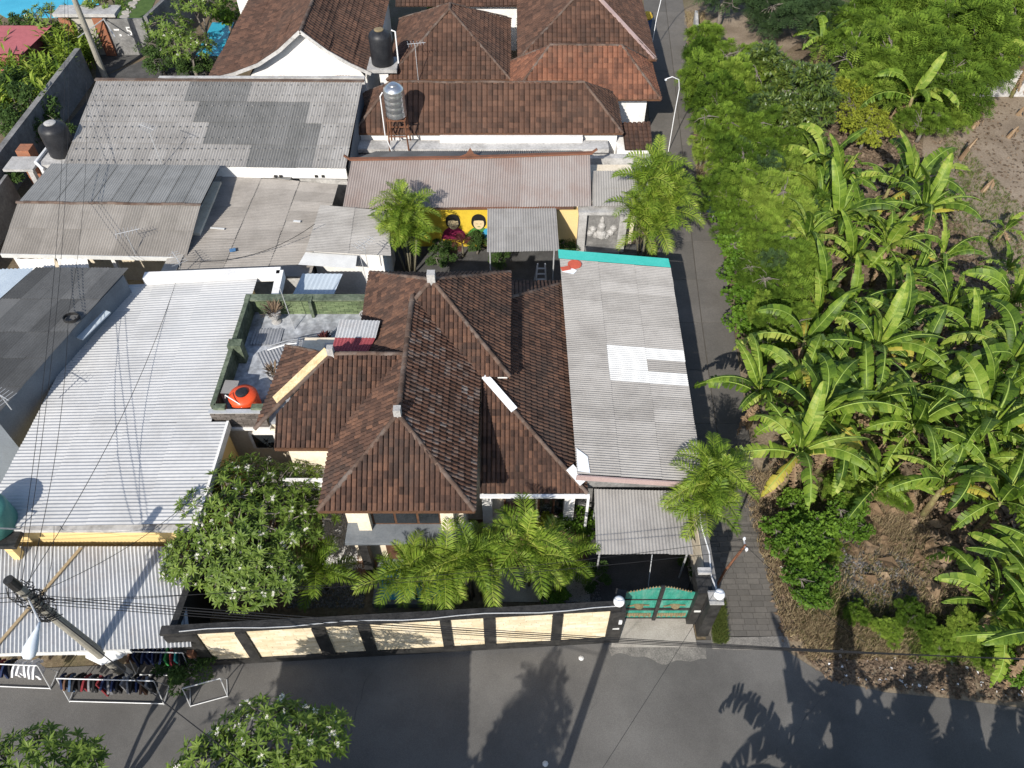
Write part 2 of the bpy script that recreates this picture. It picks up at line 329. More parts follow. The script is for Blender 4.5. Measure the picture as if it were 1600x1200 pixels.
def ridge(parent, p0, p1, step=.36, sc=1.0, m=None):
    p0 = Vector(p0); p1 = Vector(p1); d = p1 - p0; k = max(1, round(d.length / step)); q = d.to_track_quat('Y', 'Z')
    for i in range(k):
        o = bpy.data.objects.new('ridge_tile', RM); C.objects.link(o); o.parent = parent
        x = Matrix.LocRotScale(p0 + d * ((i + .5) / k) + Vector((0, 0, .03 + rng.uniform(-.015, .015) + .02 * math.sin(i * .7))), q @ Quaternion((0, 0, 1), rng.uniform(-.03, .03)), Vector((sc, d.length / k * 1.12, sc)))
        o.matrix_parent_inverse = wm(parent).inverted(); o.matrix_basis = x
def board(parent, pts, m, t=.12, name='fascia'):
    b = MB()
    for i in range(len(pts) - 1): b.bar(pts[i], pts[i + 1], .05, t)
    return b.build(name, m, parent)
def hip(parent, x0, x1, y0, y1, ze, rise, m, faces='flrb', ridge_step=.36, lip=True, cap=True, mats=None, w=.215, l=.30):
    """hip roof on a rectangle: returns ridge end points"""
    W = x1 - x0; D = y1 - y0; r = min(W, D) / 2; zt = ze + rise
    if W >= D: A = (x0 + r, (y0 + y1) / 2, zt); B = (x1 - r, (y0 + y1) / 2, zt)
    else: A = ((x0 + x1) / 2, y0 + r, zt); B = ((x0 + x1) / 2, y1 - r, zt)
    f0, f1, f2, f3 = (x0, y0, ze), (x1, y0, ze), (x1, y1, ze), (x0, y1, ze)
    mt = lambda k: (mats or {}).get(k, m)
    if W >= D:
        Q = {'f': [f0, f1, B, A], 'r': [f1, f2, B], 'b': [f2, f3, A, B], 'l': [f3, f0, A]}
        H = [(f0, A), (f1, B), (f2, B), (f3, A)]
    else:
        Q = {'f': [f0, f1, A], 'r': [f1, f2, B, A], 'b': [f2, f3, B], 'l': [f3, f0, A, B]}
        H = [(f0, A), (f1, A), (f2, B), (f3, B)]
    for k in faces:
        pp = Q[k]
        if (Vector(A) - Vector(B)).length < .05: pp = pp[:3]
        tiles(parent, pp, mt(k), lip=lip, w=w, l=l)
    for e_, t in H: ridge(parent, e_, t, ridge_step)
    if (Vector(A) - Vector(B)).length > .3: ridge(parent, A, B, ridge_step)
    if cap: board(parent, [f0, f1, f2, f3, f0], 'wood', .14)
    return A, B

# ================================================================== SETTING
b = MB(); b.add([(-400, -300, 0), (400, -300, 0), (400, 600, 0), (-400, 600, 0)], [(0, 1, 2, 3)]); struct('ground', b, 'soil')
redge = [P(1231, 1019), P(1275, 1047), P(1325, 1069), P(1381, 1082), P(1475, 1091), P(1600, 1107), (26, 9.6), (80, 8.5)]
b = MB(); b.prism([(-80, -2), (80, -6)] + [(p[0], p[1]) for p in reversed(redge)] + [(10.9, 12.55), (7.7, 12.6), (4.0, 12.55), (-12.5, 11.75), (-26, 11.1), (-80, 9.5)], -.1, .03); struct('road', b, 'asphalt')
def crack(q, x, y, n, dx, dy, w_):
    pts_ = []
    for k in range(n): pts_.append((x, y)); x += dx + rng.uniform(-.12, .12); y += dy + rng.uniform(-.12, .12)
    for a_, b_ in zip(pts_, pts_[1:]): ww = w_ * rng.uniform(.4, 1.2); q.add([(a_[0] - ww, a_[1], .034), (a_[0] + ww, a_[1], .034), (b_[0] + ww, b_[1] + .01, .034), (b_[0] - ww, b_[1] + .01, .034)], [(0, 1, 2, 3)])
b = MB()
for a_ in ((-6, 8.2, 14, .05, .25, .012), (1.5, 7.5, 16, .16, .2, .01), (8.5, 7.6, 18, .2, .16, .012), (-14, 8.6, 12, .22, .06, .01), (5, 9.8, 12, .25, -.05, .01), (13, 9.6, 14, .2, -.06, .012), (-9.5, 10.8, 10, .24, .03, .01)): crack(b, *a_)
o = b.build('road_cracks', 'conc_dark'); o['kind'] = 'structure'
lf = [(7.7, 12.6), (7.85, 18), (8.3, 31), (8.6, 36), (9.2, 43), (10.2, 55), (11.7, 71), (13.4, 95)]
rt = [(10.9, 12.6), (11.2, 19.5), (11.8, 27), (12.6, 36), (13.4, 46), (14.3, 57), (15.2, 71), (17.2, 95)]
b = MB(); b.prism(lf[::1] + rt[::-1], -.1, .02); alley = struct('alley', b, 'joint')
def lerp_edge(E_, y):
    for p, q in zip(E_, E_[1:]):
        if p[1] <= y <= q[1]: return p[0] + (q[0] - p[0]) * (y - p[1]) / (q[1] - p[1])
    return E_[-1][0]
def pavers():
    pb = MB(); y = 12.75; st = .25
    while y < 20:
        l = lerp_edge(lf, y) + .05; r = lerp_edge(rt, y) - .05; x = l + (.1 if int(y / st) % 2 else 0)
        while x < r - .1:
            x2 = min(x + .5, r); zz = .045 + rng.uniform(-.004, .004); pb.box((x + .007, y + .007, 0), (x2 - .007, y + st - .007, zz)); x = x2
        y += st
    o = pb.build('paving_blocks', 'paver', alley); o['kind'] = 'stuff'
    y = 20.0
    while y < 94:
        y2 = min(y + 3.5, 94); a0, a1, c0, c1 = lerp_edge(lf, y), lerp_edge(lf, y2), lerp_edge(rt, y), lerp_edge(rt, y2); k0, k1 = a0 * .45 + c0 * .55, a1 * .45 + c1 * .55
        for u0, u1, w1, w0 in ((a0 + .03, k0 - .025, k1 - .025, a1 + .03), (k0 + .025, c0 - .03, c1 - .03, k1 + .025)): q = MB(); q.prism([(u0, y + .012), (u1, y + .012), (w1, y2 - .012), (w0, y2 - .012)], 0, .043 + rng.uniform(0, .004)); q.build('concrete_slab', 'paver', alley)
        y = y2
pavers()
b = MB(); b.bar((9.0, 12.45, .03), (10.95, 12.5, .03), .5, .07); b.bar((7.9, 12.5, .025), (9.0, 12.45, .025), .5, .07); struct('lane_threshold', b, 'spill')
struct('driveway_apron', poly([(3.9, 12.3), (7.3, 12.3), (7.25, 13.6), (4.2, 13.5)], .047), 'conc')
b = MB(); pts = [(3.75, 12.4)] + [(3.9 + .16 * k, 11.95 + .07 * math.sin(k * .9) + .12 * math.sin(k * .37) - .012 * k) for k in range(24)] + [(7.65, 12.4)]; b.add([(x, y, .036) for x, y in pts], [tuple(range(len(pts)))]); struct('apron_spill', b, 'spill')
struct('driveway', poly([(3.3, 13.5), (7.4, 13.6), (7.4, 18), (3.3, 18)], .04), 'conc_dark')
struct('front_garden', poly([(-12.2, 12.1), (3.3, 12.8), (3.3, 18.2), (-12.2, 18.2)], .012), 'soil')
struct('house_terrace_floor', poly([(-6.6, 15.2), (3.2, 15.4), (3.2, 18.2), (-6.6, 18.2)], .05), 'terracotta')
struct('garden_path', poly([(-1.0, 14.2), (3.2, 14.2), (3.2, 15.7), (-1.0, 15.7)], .06), 'conc')
struct('courtyard', poly([(-11, 28), (8, 28), (8, 37.3), (-11, 37.3)], .015), 'conc_dark')
struct('back_yard_floor', poly([(-30, 28.9), (-17, 28.9), (-17, 34), (-30, 34)], .02), 'cream_cement')
b = MB(); pts = [P(1450, 130), P(1600, 120), (60, 62), (60, 20), P(1600, 470), P(1520, 430), P(1480, 330), P(1440, 250)]
b.add([(p[0], p[1], .012) for p in pts], [tuple(range(len(pts)))]); struct('bare_field', b, 'soil_lt')
b = MB(); pts = [(10.95, 12.6), (11.2, 19.5), (11.8, 27), (13.0, 27), (12.8, 20), (13, 15.5), (15, 13.2), (20, 12), (30, 11.5), (30, 8.9)] + [(p[0], p[1] - .05) for p in redge[5::-1]]
b.add([(p[0], p[1], .02) for p in pts], [tuple(range(len(pts)))]); struct('verge', b, 'verge')
pts = [P(1075, 60), P(1090, 140), P(1180, 110), P(1260, 60), P(1250, 20), P(1130, 20)]
struct('back_lane', poly([(-32, 48.6), (-20.5, 48.6), (-22, 62), (-28, 62), (-31.5, 58)], .02), 'conc_dark')
struct('dry_lot', poly(pts, .014), 'soil_lt')

# ================================================================== MAIN HOUSE
T0 = 5.6
mh = thing('main_house', 'two storey cream house under joined dark brown clay tile hip roofs', 'house', (-4, 20, 0))
def mw(bb):
    bb.box((-6.5, 16.1, 0), (-1.9, 24.3, 5.5)); bb.box((-9.1, 18.75, 0), (-6.4, 24, 5.5)); bb.box((-6.2, 22.1, 0), (-.6, 27.7, 5.5)); bb.box((-2.0, 18.1, 0), (2.55, 30, 3.15))
part(mh, 'wall', 'cream', mw)
# front block A
ar = T0 + 2.0; xa, xb, xr = -7.05, -1.36, -4.2
F1 = (xa, 15.1, T0); F2 = (xb, 15.1, T0); AP = (xr, 17.95, ar)
tiles(mh, [F1, F2, AP], 'tile'); tiles(mh, [F2, (xb, 22.4, T0), (xr, 24.6, ar), AP], 'tile_grey', label='brown tile slope blotched with grey lichen')
tiles(mh, [(xa, 21.5, T0), F1, AP, (xr, 24.0, ar)], 'tile')
ridge(mh, F1, AP); ridge(mh, F2, AP); ridge(mh, AP, (xr, 24.4, ar + .02), sc=1.15)
# left wing B
BL = (-7.15, 21.1, T0 + 1.92); bz = lambda y: T0 + 1.92 * (y - 17.93) / 3.17
tiles(mh, [(-9.2, 17.93, T0), (-6.6, 17.93, T0), (xr, 21.1, T0 + 1.92), BL, (-9.2, 19.05, bz(19.05))], 'tile')
tiles(mh, [(-9.6, 22.9, 6.1), (-10.1, 18.75, T0 + .1), BL], 'tile')
tiles(mh, [(-5, 22.7, T0 + .1), (-9.0, 22.7, T0 + .1), BL, (xr, 21.1, T0 + 1.92)], 'tile')
ridge(mh, (-10.1, 18.75, T0 + .12), BL); ridge(mh, BL, (xr - .1, 21.1, T0 + 1.94)); ridge(mh, (-9.6, 22.9, 6.1), BL, sc=.7)
part(mh, 'mortar_strip', 'cream_cement', lambda q: q.bar((-9.35, 19.7, T0 + .75), (-7.3, 21.2, T0 + 2.0), .4, .1))
# rear pyramid C
cx0, cx1, cy0, cy1 = -6.7, -.1, 21.6, 28.2; CP = (-3.4, 24.9, 8.05)
for f in ([(cx0, cy0, T0), (cx1, cy0, T0), CP], [(cx1, cy0, T0), (cx1, cy1, T0), CP], [(cx1, cy1, T0), (cx0, cy1, T0), CP], [(cx0, cy1, T0), (cx0, cy0, T0), CP]): tiles(mh, f, 'tile')
for e_ in ((cx0, cy0, T0), (cx1, cy0, T0), (cx1, cy1, T0), (cx0, cy1, T0)): ridge(mh, e_, CP)
# right wing D (single storey)
D0 = 3.2; DA = (-1.15, 21.6, 5.5); DB = (-1.15, 26.1, 5.5)
tiles(mh, [(-1.3, 17.4, D0), (3.05, 17.4, D0), DA, (-1.3, 21.6, 5.5)], 'tile')
tiles(mh, [(3.05, 17.4, D0), (3.05, 30.3, D0), DB, DA], 'tile'); tiles(mh, [(3.05, 30.3, D0), (-5.3, 30.3, D0), DB], 'tile')
ridge(mh, (3.05, 17.4, D0), DA); ridge(mh, (3.05, 30.3, D0), DB)
for a_, b_, w_ in (((.1, 20.35, 4.95), (-1.15, 21.65, 5.62), .3), ((2.9, 17.75, 3.45), (2.35, 18.3, 3.75), .4)): part(mh, 'sealed_ridge', 'sealant', lambda q: q.bar(a_, b_, w_, .1))
for c, sz in ((CP, .34), (AP, .27), (BL, .25)):
    part(mh, 'ridge_cap_block', 'cement', lambda q: q.box((c[0] - sz / 2, c[1] - sz / 2, c[2] - .15), (c[0] + sz / 2, c[1] + sz / 2, c[2] + .42)))
part(mh, 'eave_board', 'wood', lambda q: [q.bar(p, r_, .05, .16) for p, r_ in (((xa, 15.1, T0 - .06), (xb, 15.1, T0 - .06)), ((xb, 15.1, T0 - .06), (xb, 22, T0 - .06)), ((xa, 15.1, T0 - .06), (xa, 17.9, T0 - .06)), ((-9.2, 17.9, T0 - .06), (-7, 17.9, T0 - .06)), ((cx1, cy0, T0 - .06), (cx1, cy1, T0 - .06)))])
part(mh, 'soffit', 'white', lambda q: (q.box((xa + .1, 15.2, T0 - .2), (xb - .1, 22, T0 - .14)), q.box((-9.1, 18.0, T0 - .21), (-6, 19.5, T0 - .15)), q.box((-.6, cy0 + .1, T0 - .2), (cx1 - .1, cy1 - .1, T0 - .14))))
gt = part(mh, 'gutter', 'pvc', lambda q: (q.bar((-1.3, 17.28, D0 - .02), (3.15, 17.28, D0 - .02), .14, .12), q.bar((3.1, 17.28, D0), (3.1, 17.1, .1), .1, .1)))
part(mh, 'canopy_slab', 'slab', lambda q: q.box((-6.5, 15.2, 2.92), (-1.5, 16.12, 3.1)))
part(mh, 'pilaster', 'cream', lambda q: q.box((-6.0, 15.75, 3.1), (-5.5, 16.12, 5.4))); part(mh, 'pilaster', 'cream', lambda q: q.box((-2.75, 15.75, 3.1), (-2.25, 16.12, 5.4)))
wf = part(mh, 'window', 'wood', lambda q: (q.box((-5.5, 16.04, 3.1), (-2.75, 16.12, 4.3)))); part(wf, 'pane', 'glass', lambda q: [q.box((-5.4 + k * .88, 16.02, 3.2), (-4.62 + k * .88, 16.05, 4.2)) for k in range(3)])
for k, x0 in enumerate((-.35, 1.1)):
    wf = part(mh, 'window', 'wood', lambda q: q.box((x0, 18.02, .5), (x0 + 1.35, 18.12, 2.5))); part(wf, 'pane', 'glass', lambda q: (q.box((x0 + .08, 17.99, .6), (x0 + .62, 18.03, 2.4)), q.box((x0 + .72, 17.99, .6), (x0 + 1.27, 18.03, 2.4))))
for x0 in (-1.25, 2.2): part(mh, 'pillar', 'white', lambda q: q.box((x0, 17.6, 0), (x0 + .42, 18.0, D0 - .1)))
for x0 in (-6.1, -3.9, -2.0): part(mh, 'pillar', 'black', lambda q: q.box((x0, 15.4, 0), (x0 + .35, 15.75, 2.92)))
part(mh, 'sill', 'cream', lambda q: q.box((-.9, 17.9, .3), (2.2, 18.15, .5)))
part(mh, 'door', 'wood', lambda q: q.box((-5.2, 16.0, .05), (-3.2, 16.11, 2.5)))
part(mh, 'curled_hose', 'cable', lambda q: q.tube([(-1.95 + .22 * math.cos(t * .6), 15.55 + .22 * math.sin(t * .6), 3.13 + .004 * t) for t in range(18)], .025, 5))
# roof terrace
TZ = 3.6
part(mh, 'terrace_block', 'cream', lambda q: q.box((-12.7, 20.75, 0), (-9.0, 27.9, TZ - .15)))
part(mh, 'terrace_floor', 'roofslab', lambda q: q.box((-12.7, 20.75, TZ - .14), (-6.55, 27.9, TZ)))
part(mh, 'white_ledge', 'white', lambda q: q.box((-12.95, 20.5, TZ - .25), (-10.4, 20.74, TZ - .12)))
def brickwall(q, x0, x1, y, zs, ze, t=.16, bw=.42, bh=.115):
    n = max(1, round((ze - zs) / bh))
    for j in range(n):
        x = x0 - (bw / 2 if j % 2 else 0)
        while x < x1:
            a_, b_ = max(x, x0), min(x + bw - .015, x1)
            if b_ - a_ > .04: q.box((a_, y - rng.uniform(0, .012), zs + j * bh), (b_, y + t, zs + (j + 1) * bh - .014))
            x += bw
part(mh, 'parapet', 'moss', lambda q: (q.box((-12.75, 20.9, TZ - .3), (-12.55, 27.75, 4.6)), q.box((-12.75, 27.6, TZ), (-6.5, 27.8, 4.5)), q.box((-12.6, 20.72, TZ), (-12.1, 20.98, 4.6)), q.box((-11.0, 20.72, TZ), (-10.5, 20.98, 4.6))))
o = part(mh, 'parapet_bricks', 'brick_att', lambda q: brickwall(q, -12.3, -6.6, 27.45, TZ + .02, 4.45)); o['kind'] = 'stuff'
o = part(mh, 'parapet_bricks', 'brick_dk', lambda q: brickwall(q, -12.75, -10.45, 20.6, TZ - .12, 4.42)); o['kind'] = 'stuff'; o['label'] = 'dark weathered brick parapet front'
part(mh, 'coping', 'galv', lambda q: (q.box((-12.8, 20.57, 4.43), (-10.42, 20.78, 4.48)),))
part(mh, 'coping', 'moss', lambda q: q.box((-12.8, 27.4, 4.5), (-6.45, 27.84, 4.57)))
for y0, z1 in ((24.2, 4.75),): part(mh, 'parapet_pier', 'moss', lambda q: q.box((-12.8, y0, TZ), (-12.2, y0 + .45, z1)))
for x0 in (-9.7,): part(mh, 'parapet_pier', 'moss', lambda q: q.box((x0, 27.2, TZ), (x0 + .14, 27.62, 4.62)))
part(mh, 'parapet_pier', 'wall_old', lambda q: q.box((-6.95, 27.36, TZ), (-6.5, 27.86, 4.65)))
wf = part(mh, 'window', 'white', lambda q: q.box((-11.5, 20.62, 1.9), (-10.3, 20.76, 3.0))); part(wf, 'pane', 'glass', lambda q: q.box((-11.35, 20.58, 2.0), (-10.45, 20.63, 2.9)))
part(mh, 'balcony', 'white', lambda q: (q.box((-9.2, 17.6, 2.9), (-6.5, 18.75, 3.05)), q.box((-9.2, 17.55, 3.05), (-6.5, 17.68, 3.9))))
# stair canopy on the terrace
sc_ = thing('stair_canopy', 'small striped canopy of grey and red corrugated metal on the roof terrace', 'canopy', (-8, 25, TZ))
p1, p2, p3, p4 = P(531, 499, 6.75), P(594, 501, 6.75), P(582, 548, 6.5), P(518, 548, 6.5)
mid1 = [(p1[i] * .45 + p4[i] * .55) for i in range(3)]; mid2 = [(p2[i] * .45 + p3[i] * .55) for i in range(3)]
sheets(sc_, p1, p2, mid2, mid1, 2, 1, .14, .025, 'zinc'); sheets(sc_, mid1, mid2, [p3[0] - .15, p3[1], p3[2]], p4, 2, 1, .14, .025, 'red_sheet')
for x, y in ((p1.x + .1, p1.y - .1), (p2.x - .1, p2.y - .1), (p4.x + .1, p4.y + .15), (p3.x - .1, p3.y + .15)): part(sc_, 'post', 'rust', lambda q: q.box((x - .04, y - .04, TZ), (x + .04, y + .04, 6.5)))
part(sc_, 'stair_wall', 'wall_old', lambda q: q.box((-8.0, 22.9, TZ), (-6.4, 23.2, 6.0)))

# ================================================================== OTHER BUILDINGS
def wallbox(parent, lo, hi, m, name='wall'): return boxpart(parent, name, m, lo, hi)
# E: garage with long grey roof by the alley
e = thing('garage_building', 'long garage with grey corrugated roof, a white sheet patch and teal edge, beside the alley', 'garage', (5.3, 24, 0))
ea, eb, ec, ed = (2.46, 31.2, 3.95), (8.15, 31.0, 3.5), (7.72, 17.75, 3.5), (2.62, 17.85, 3.95)
def ewhite(i, j):
    # i along y (from far), j along x (from left)
    if j == 1 and i in (8, 9, 10): return 'panel_white'
    if j == 2 and i in (8, 10): return 'panel_white'
# upper edge runs along y on the left side: a=far-left, b=near-left
sheets(e, ea, ed, ec, eb, 18, 3, .125, .018, 'asb', mfn=ewhite)
part(e, 'teal_edge_sheet', 'teal_sheet', lambda q: q.add([(2.4, 31.15, 4.02), (8.2, 30.95, 3.57), (8.2, 31.75, 3.5), (2.4, 31.95, 3.95)], [(0, 1, 2, 3)]))
part(e, 'fascia', 'pink', lambda q: (q.bar((2.6, 17.78, 3.8), (7.7, 17.68, 3.36), .06, .3)))
def ew(q): q.prism([(2.75, 18.2), (7.45, 18.1), (7.9, 30.9), (2.75, 31.1)], 0, 3.4)
part(e, 'wall', 'wall_grey', ew)
part(e, 'beam', 'wall_grey', lambda q: q.box((2.7, 17.95, 2.85), (7.5, 18.2, 3.3)))
part(e, 'roller_door', 'conc_dark', lambda q: [q.box((3.5, 18.04, .05 + k * .2), (6.9, 18.1, .23 + k * .2)) for k in range(13)])
part(e, 'sealant_patch', 'sealant', lambda q: q.add([(2.5, 30.15, 3.99), (3.1, 30.0, 3.945), (3.3, 30.3, 3.935), (2.9, 30.6, 3.96)], [(0, 1, 2, 3)]))
part(e, 'sealant_patch', 'sealant', lambda q: (q.add([(2.65, 17.95, 4.0), (3.15, 17.9, 3.955), (3.1, 18.7, 3.965), (2.66, 19.1, 4.0)], [(0, 1, 2, 3)])))
part(e, 'red_paint_patch', plain('red_paint', (.5, .1, .06)), lambda q: (q.lathe([(.36, 0), (.36, .012)], (3.2, 30.75, 3.955), 12), q.bar((2.5, 30.3, 4.02), (2.95, 30.45, 4.0), .3, .02)))
# carport
cp = thing('carport', 'small grey corrugated carport roof over the driveway behind the green gate', 'carport', (5.2, 16.5, 0))
sheets(cp, (3.4, 17.85, 2.85), (7.1, 17.75, 2.85), (7.1, 15.05, 2.6), (3.3, 15.05, 2.6), 4, 1, .14, .017, 'asb')
for x, y in ((3.5, 15.3), (7.0, 15.3), (3.5, 17.6), (7.0, 17.6)): part(cp, 'post', 'galv', lambda q: q.tube([(x, y, 0), (x, y, 2.6)], .04, 8))
part(cp, 'rafter', 'rust', lambda q: (q.bar((3.4, 15.2, 2.5), (7.0, 15.2, 2.5), .06, .1), q.bar((3.4, 17.6, 2.72), (7.0, 17.6, 2.72), .06, .1)))
part(cp, 'chain', 'galv', lambda q: q.tube([(5.5, 15.0, 2.55), (5.45, 14.4, 1.3), (5.6, 13.7, .2)], .02, 5))

# F: white metal roofed hall
f = thing('white_roof_hall', 'long hall with a bright white corrugated metal roof and yellow front wall', 'hall', (-16.5, 22, 0))
sheets(f, (-12.72, 29.6, 4.1), (-12.72, 20.4, 4.1), (-20.33, 20.4, 3.85), (-20.25, 29.2, 3.85), 9, 3, .18, .014, 'zinc_white', lap=.1)
sheets(f, (-12.0, 20.4, 4.12), (-12.0, 15.45, 4.12), (-20.4, 15.45, 3.85), (-20.33, 20.4, 3.85), 5, 4, .18, .014, 'zinc_white', lap=.1)
part(f, 'fascia', 'white', lambda q: q.box((-12.05, 15.4, 3.75), (-11.95, 20.4, 4.17)))
part(f, 'wall', 'yellow', lambda q: q.prism([(-20.2, 15.65), (-12.15, 15.65), (-12.15, 20.3), (-12.9, 20.3), (-12.9, 29.1), (-20.2, 29.1)], 0, 3.75))
part(f, 'eave_beam', 'wall_old', lambda q: q.box((-20.4, 15.35, 3.62), (-12.05, 15.6, 3.8)))
part(f, 'rear_parapet', 'white', lambda q: (q.bar((-18.3, 29.45, 4.1), (-11.6, 29.85, 4.1), .5, .5), q.bar((-11.6, 29.85, 4.1), (-11.5, 28.0, 4.1), .35, .5)))
# G: dark roofed neighbour
gg = thing('dark_roof_building', 'neighbour with sooty dark corrugated roof and pale blue side wall', 'building', (-24, 24, 0))
sheets(gg, (-23.0, 28.95, 5.3), (-18.5, 28.9, 5.3), (-19.75, 24.7, 5.2), (-24.5, 24.7, 5.2), 5, 2, .15, .025, 'asb_black')
sheets(gg, (-24.6, 24.75, 5.2), (-19.72, 24.75, 5.2), (-21.1, 19.9, 5.1), (-26.0, 19.9, 5.1), 5, 3, .15, .025, 'asb_black')
sheets(gg, (-26.5, 28.7, 5.3), (-23.05, 28.9, 5.3), (-24.55, 24.8, 5.2), (-28.5, 24.8, 5.2), 3, 1, .2, .03, 'zinc_blue')
part(gg, 'wall', 'wall_blue', lambda q: q.prism([(-18.8, 28.7), (-20.0, 24.6), (-21.3, 20), (-30, 20), (-30, 28.7)], 0, 5.0))
part(gg, 'blue_flashing', 'zinc_blue', lambda q: q.bar((-19.0, 26.6, 4.6), (-19.75, 24.9, 4.5), .35, .06))
part(gg, 'cable_coil', 'cable', lambda q: q.tube([(-19.95 + .35 * math.cos(t * .5), 25.4 + .3 * math.sin(t * .5), 5.28 + .004 * t) for t in range(39)], .03, 5))
# J: low zinc roof by the road
j = thing('roadside_shed', 'low roadside shed with dented grey corrugated metal roof', 'shed', (-16.5, 13.3, 0))
sheets(j, (-22.5, 15.3, 2.65), (-13.1, 15.3, 2.65), (-11.7, 11.45, 2.3), (-21.0, 11.1, 2.3), 9, 2, .155, .028, 'zinc')
wallbox(j, (-22, 12.0, 0), (-12.6, 15.2, 2.2), 'white')
part(j, 'awning_fringe', 'panel_white', lambda q: q.bar((-19.8, 11.15, 2.14), (-13.9, 11.3, 2.14), .06, .26))
part(j, 'end_wall', 'white', lambda q: q.prism([(-13.8, 11.7), (-11.75, 11.75), (-12.3, 12.05), (-13.8, 12.05)], 0, 1.7))
part(j, 'roof_batten', plain('weathered_timber', (.33, .25, .15)), lambda q: q.bar((-16.9, 15.2, 2.73), (-18.9, 11.0, 2.38), .12, .05))
part(j, 'door', 'wood', lambda q: q.box((-16.6, 11.95, 0), (-15.7, 12.02, 1.95)))
# H: gable roof house upper left
h = thing('gable_roof_house', 'house with a dark panelled rear slope and grey front slope, white valance below', 'house', (-22, 36, 0))
sheets(h, (-26.75, 35.05, 4.62), (-16.8, 34.85, 4.62), (-16.85, 39.0, 4.3), (-26.7, 39.2, 4.3), 10, 1, .15, .014, 'asb_mid', gap=.035)
part(h, 'gap_shade_sheet', 'black', lambda q: q.add([(-26.7, 35.05, 4.5), (-16.85, 34.9, 4.5), (-16.9, 38.9, 4.2), (-26.65, 39.1, 4.2)], [(0, 1, 2, 3)]))  # added black sheet, stands in for shade inside the gaps between roof sheets
sheets(h, (-26.75, 35.1, 4.64), (-16.8, 34.9, 4.64), (-17.3, 32.3, 3.2), (-27.3, 32.6, 3.2), 10, 2, .15, .028, 'asb_old')
ridge(h, (-26.8, 35.08, 4.6), (-16.8, 34.88, 4.6), .42, 1.0)
wallbox(h, (-26.6, 34.0, 0), (-17, 38.8, 3.4), 'cream')
part(h, 'valance', 'panel_white', lambda q: q.bar((-27.3, 32.5, 3.08), (-17.4, 32.2, 3.08), .05, .24))
for x in (-26.8, -21.6, -17.6): part(h, 'post', 'white', lambda q: q.box((x - .1, 32.7, 0), (x + .1, 32.9, 3.1)))
for x, wd, lab in ((-26.4, 1.9, 'wider white cloth sheet hung at the outer end of the porch eave'), (-24.3, 1.6, 'narrower white cloth sheet hung at the middle of the porch eave')):
    tag(part(None, 'hanging_sheet', 'white', lambda q: [q.add([(x + wd * k / 8, 32.35 - .05 * (k % 2), 3.0), (x + wd * (k + 1) / 8, 32.35 - .05 * ((k + 1) % 2), 3.0), (x + wd * (k + 1) / 8 + .05, 31.9 - .08 * ((k + 1) % 2), 2.2), (x + wd * k / 8 + .05, 31.9 - .08 * (k % 2), 2.2)], [(0, 1, 2, 3)]) for k in range(8)]), lab, 'sheet', 'cloths under the porch')
# K: big grey roof
k_ = thing('grey_roof_warehouse', 'wide building with patchwork light and dark grey fibre cement roof and white wall', 'warehouse', (-18, 43, 0))
def kdark(i, j):
    if (j == 0 and 6 <= i < 10) or (j == 1 and 7 <= i < 14) or (j == 2 and 8 <= i < 15) or (j == 3 and 11 <= i < 15): return 'asb_dark'
sheets(k_, (-26.2, 46.7, 5.5), (-9.4, 46.5, 5.5), (-9.7, 39.3, 4.0), (-26.3, 39.7, 4.0), 17, 4, .17, .026, 'asb', mfn=kdark)
wallbox(k_, (-26.2, 39.9, 0), (-9.9, 46.3, 3.9), 'wall_old')
part(k_, 'ridge_flashing', 'ridge', lambda q: q.bar((-26.3, 46.75, 5.52), (-9.3, 46.55, 5.52), .25, .08))
part(k_, 'wall_top', 'white', lambda q: q.bar((-26.4, 39.75, 3.6), (-9.7, 39.4, 3.6), .2, .7))
part(k_, 'end_gable', 'wall_blue', lambda q: q.add([(-9.6, 39.5, 0), (-9.5, 46.4, 0), (-9.5, 46.4, 5.3), (-9.6, 39.5, 3.9)], [(0, 1, 2, 3)]))
def screws(q):
    for r0 in range(8):
        v_ = (r0 + .5) / 8
        for c in range(40): x = -26.1 + 16.6 * (c + .5) / 40; y = 46.6 - 7.15 * v_; z = 5.5 - 1.5 * v_ + .05; q.box((x - .045, y - .045, z - .03), (x + .045, y + .045, z + .02))
o = part(k_, 'roof_screws', 'wall_grey', screws); o['kind'] = 'stuff'
part(k_, 'vent', 'black', lambda q: [q.box((x, 39.26, 3.35), (x + .16, 39.32, 3.5)) for x in (-14.0, -13.7, -11.6, -11.2)])
part(k_, 'tank_shelf', 'wall_old', lambda q: q.box((-28.2, 40.2, 0), (-26.0, 42.6, 3.6)))
part(k_, 'downpipe', 'pvc', lambda q: (q.tube([(-28.2, 42.4, 3.7), (-28.3, 40.3, 3.7), (-27.9, 40.0, 3.5), (-27.9, 40.0, 1)], .1, 8)))
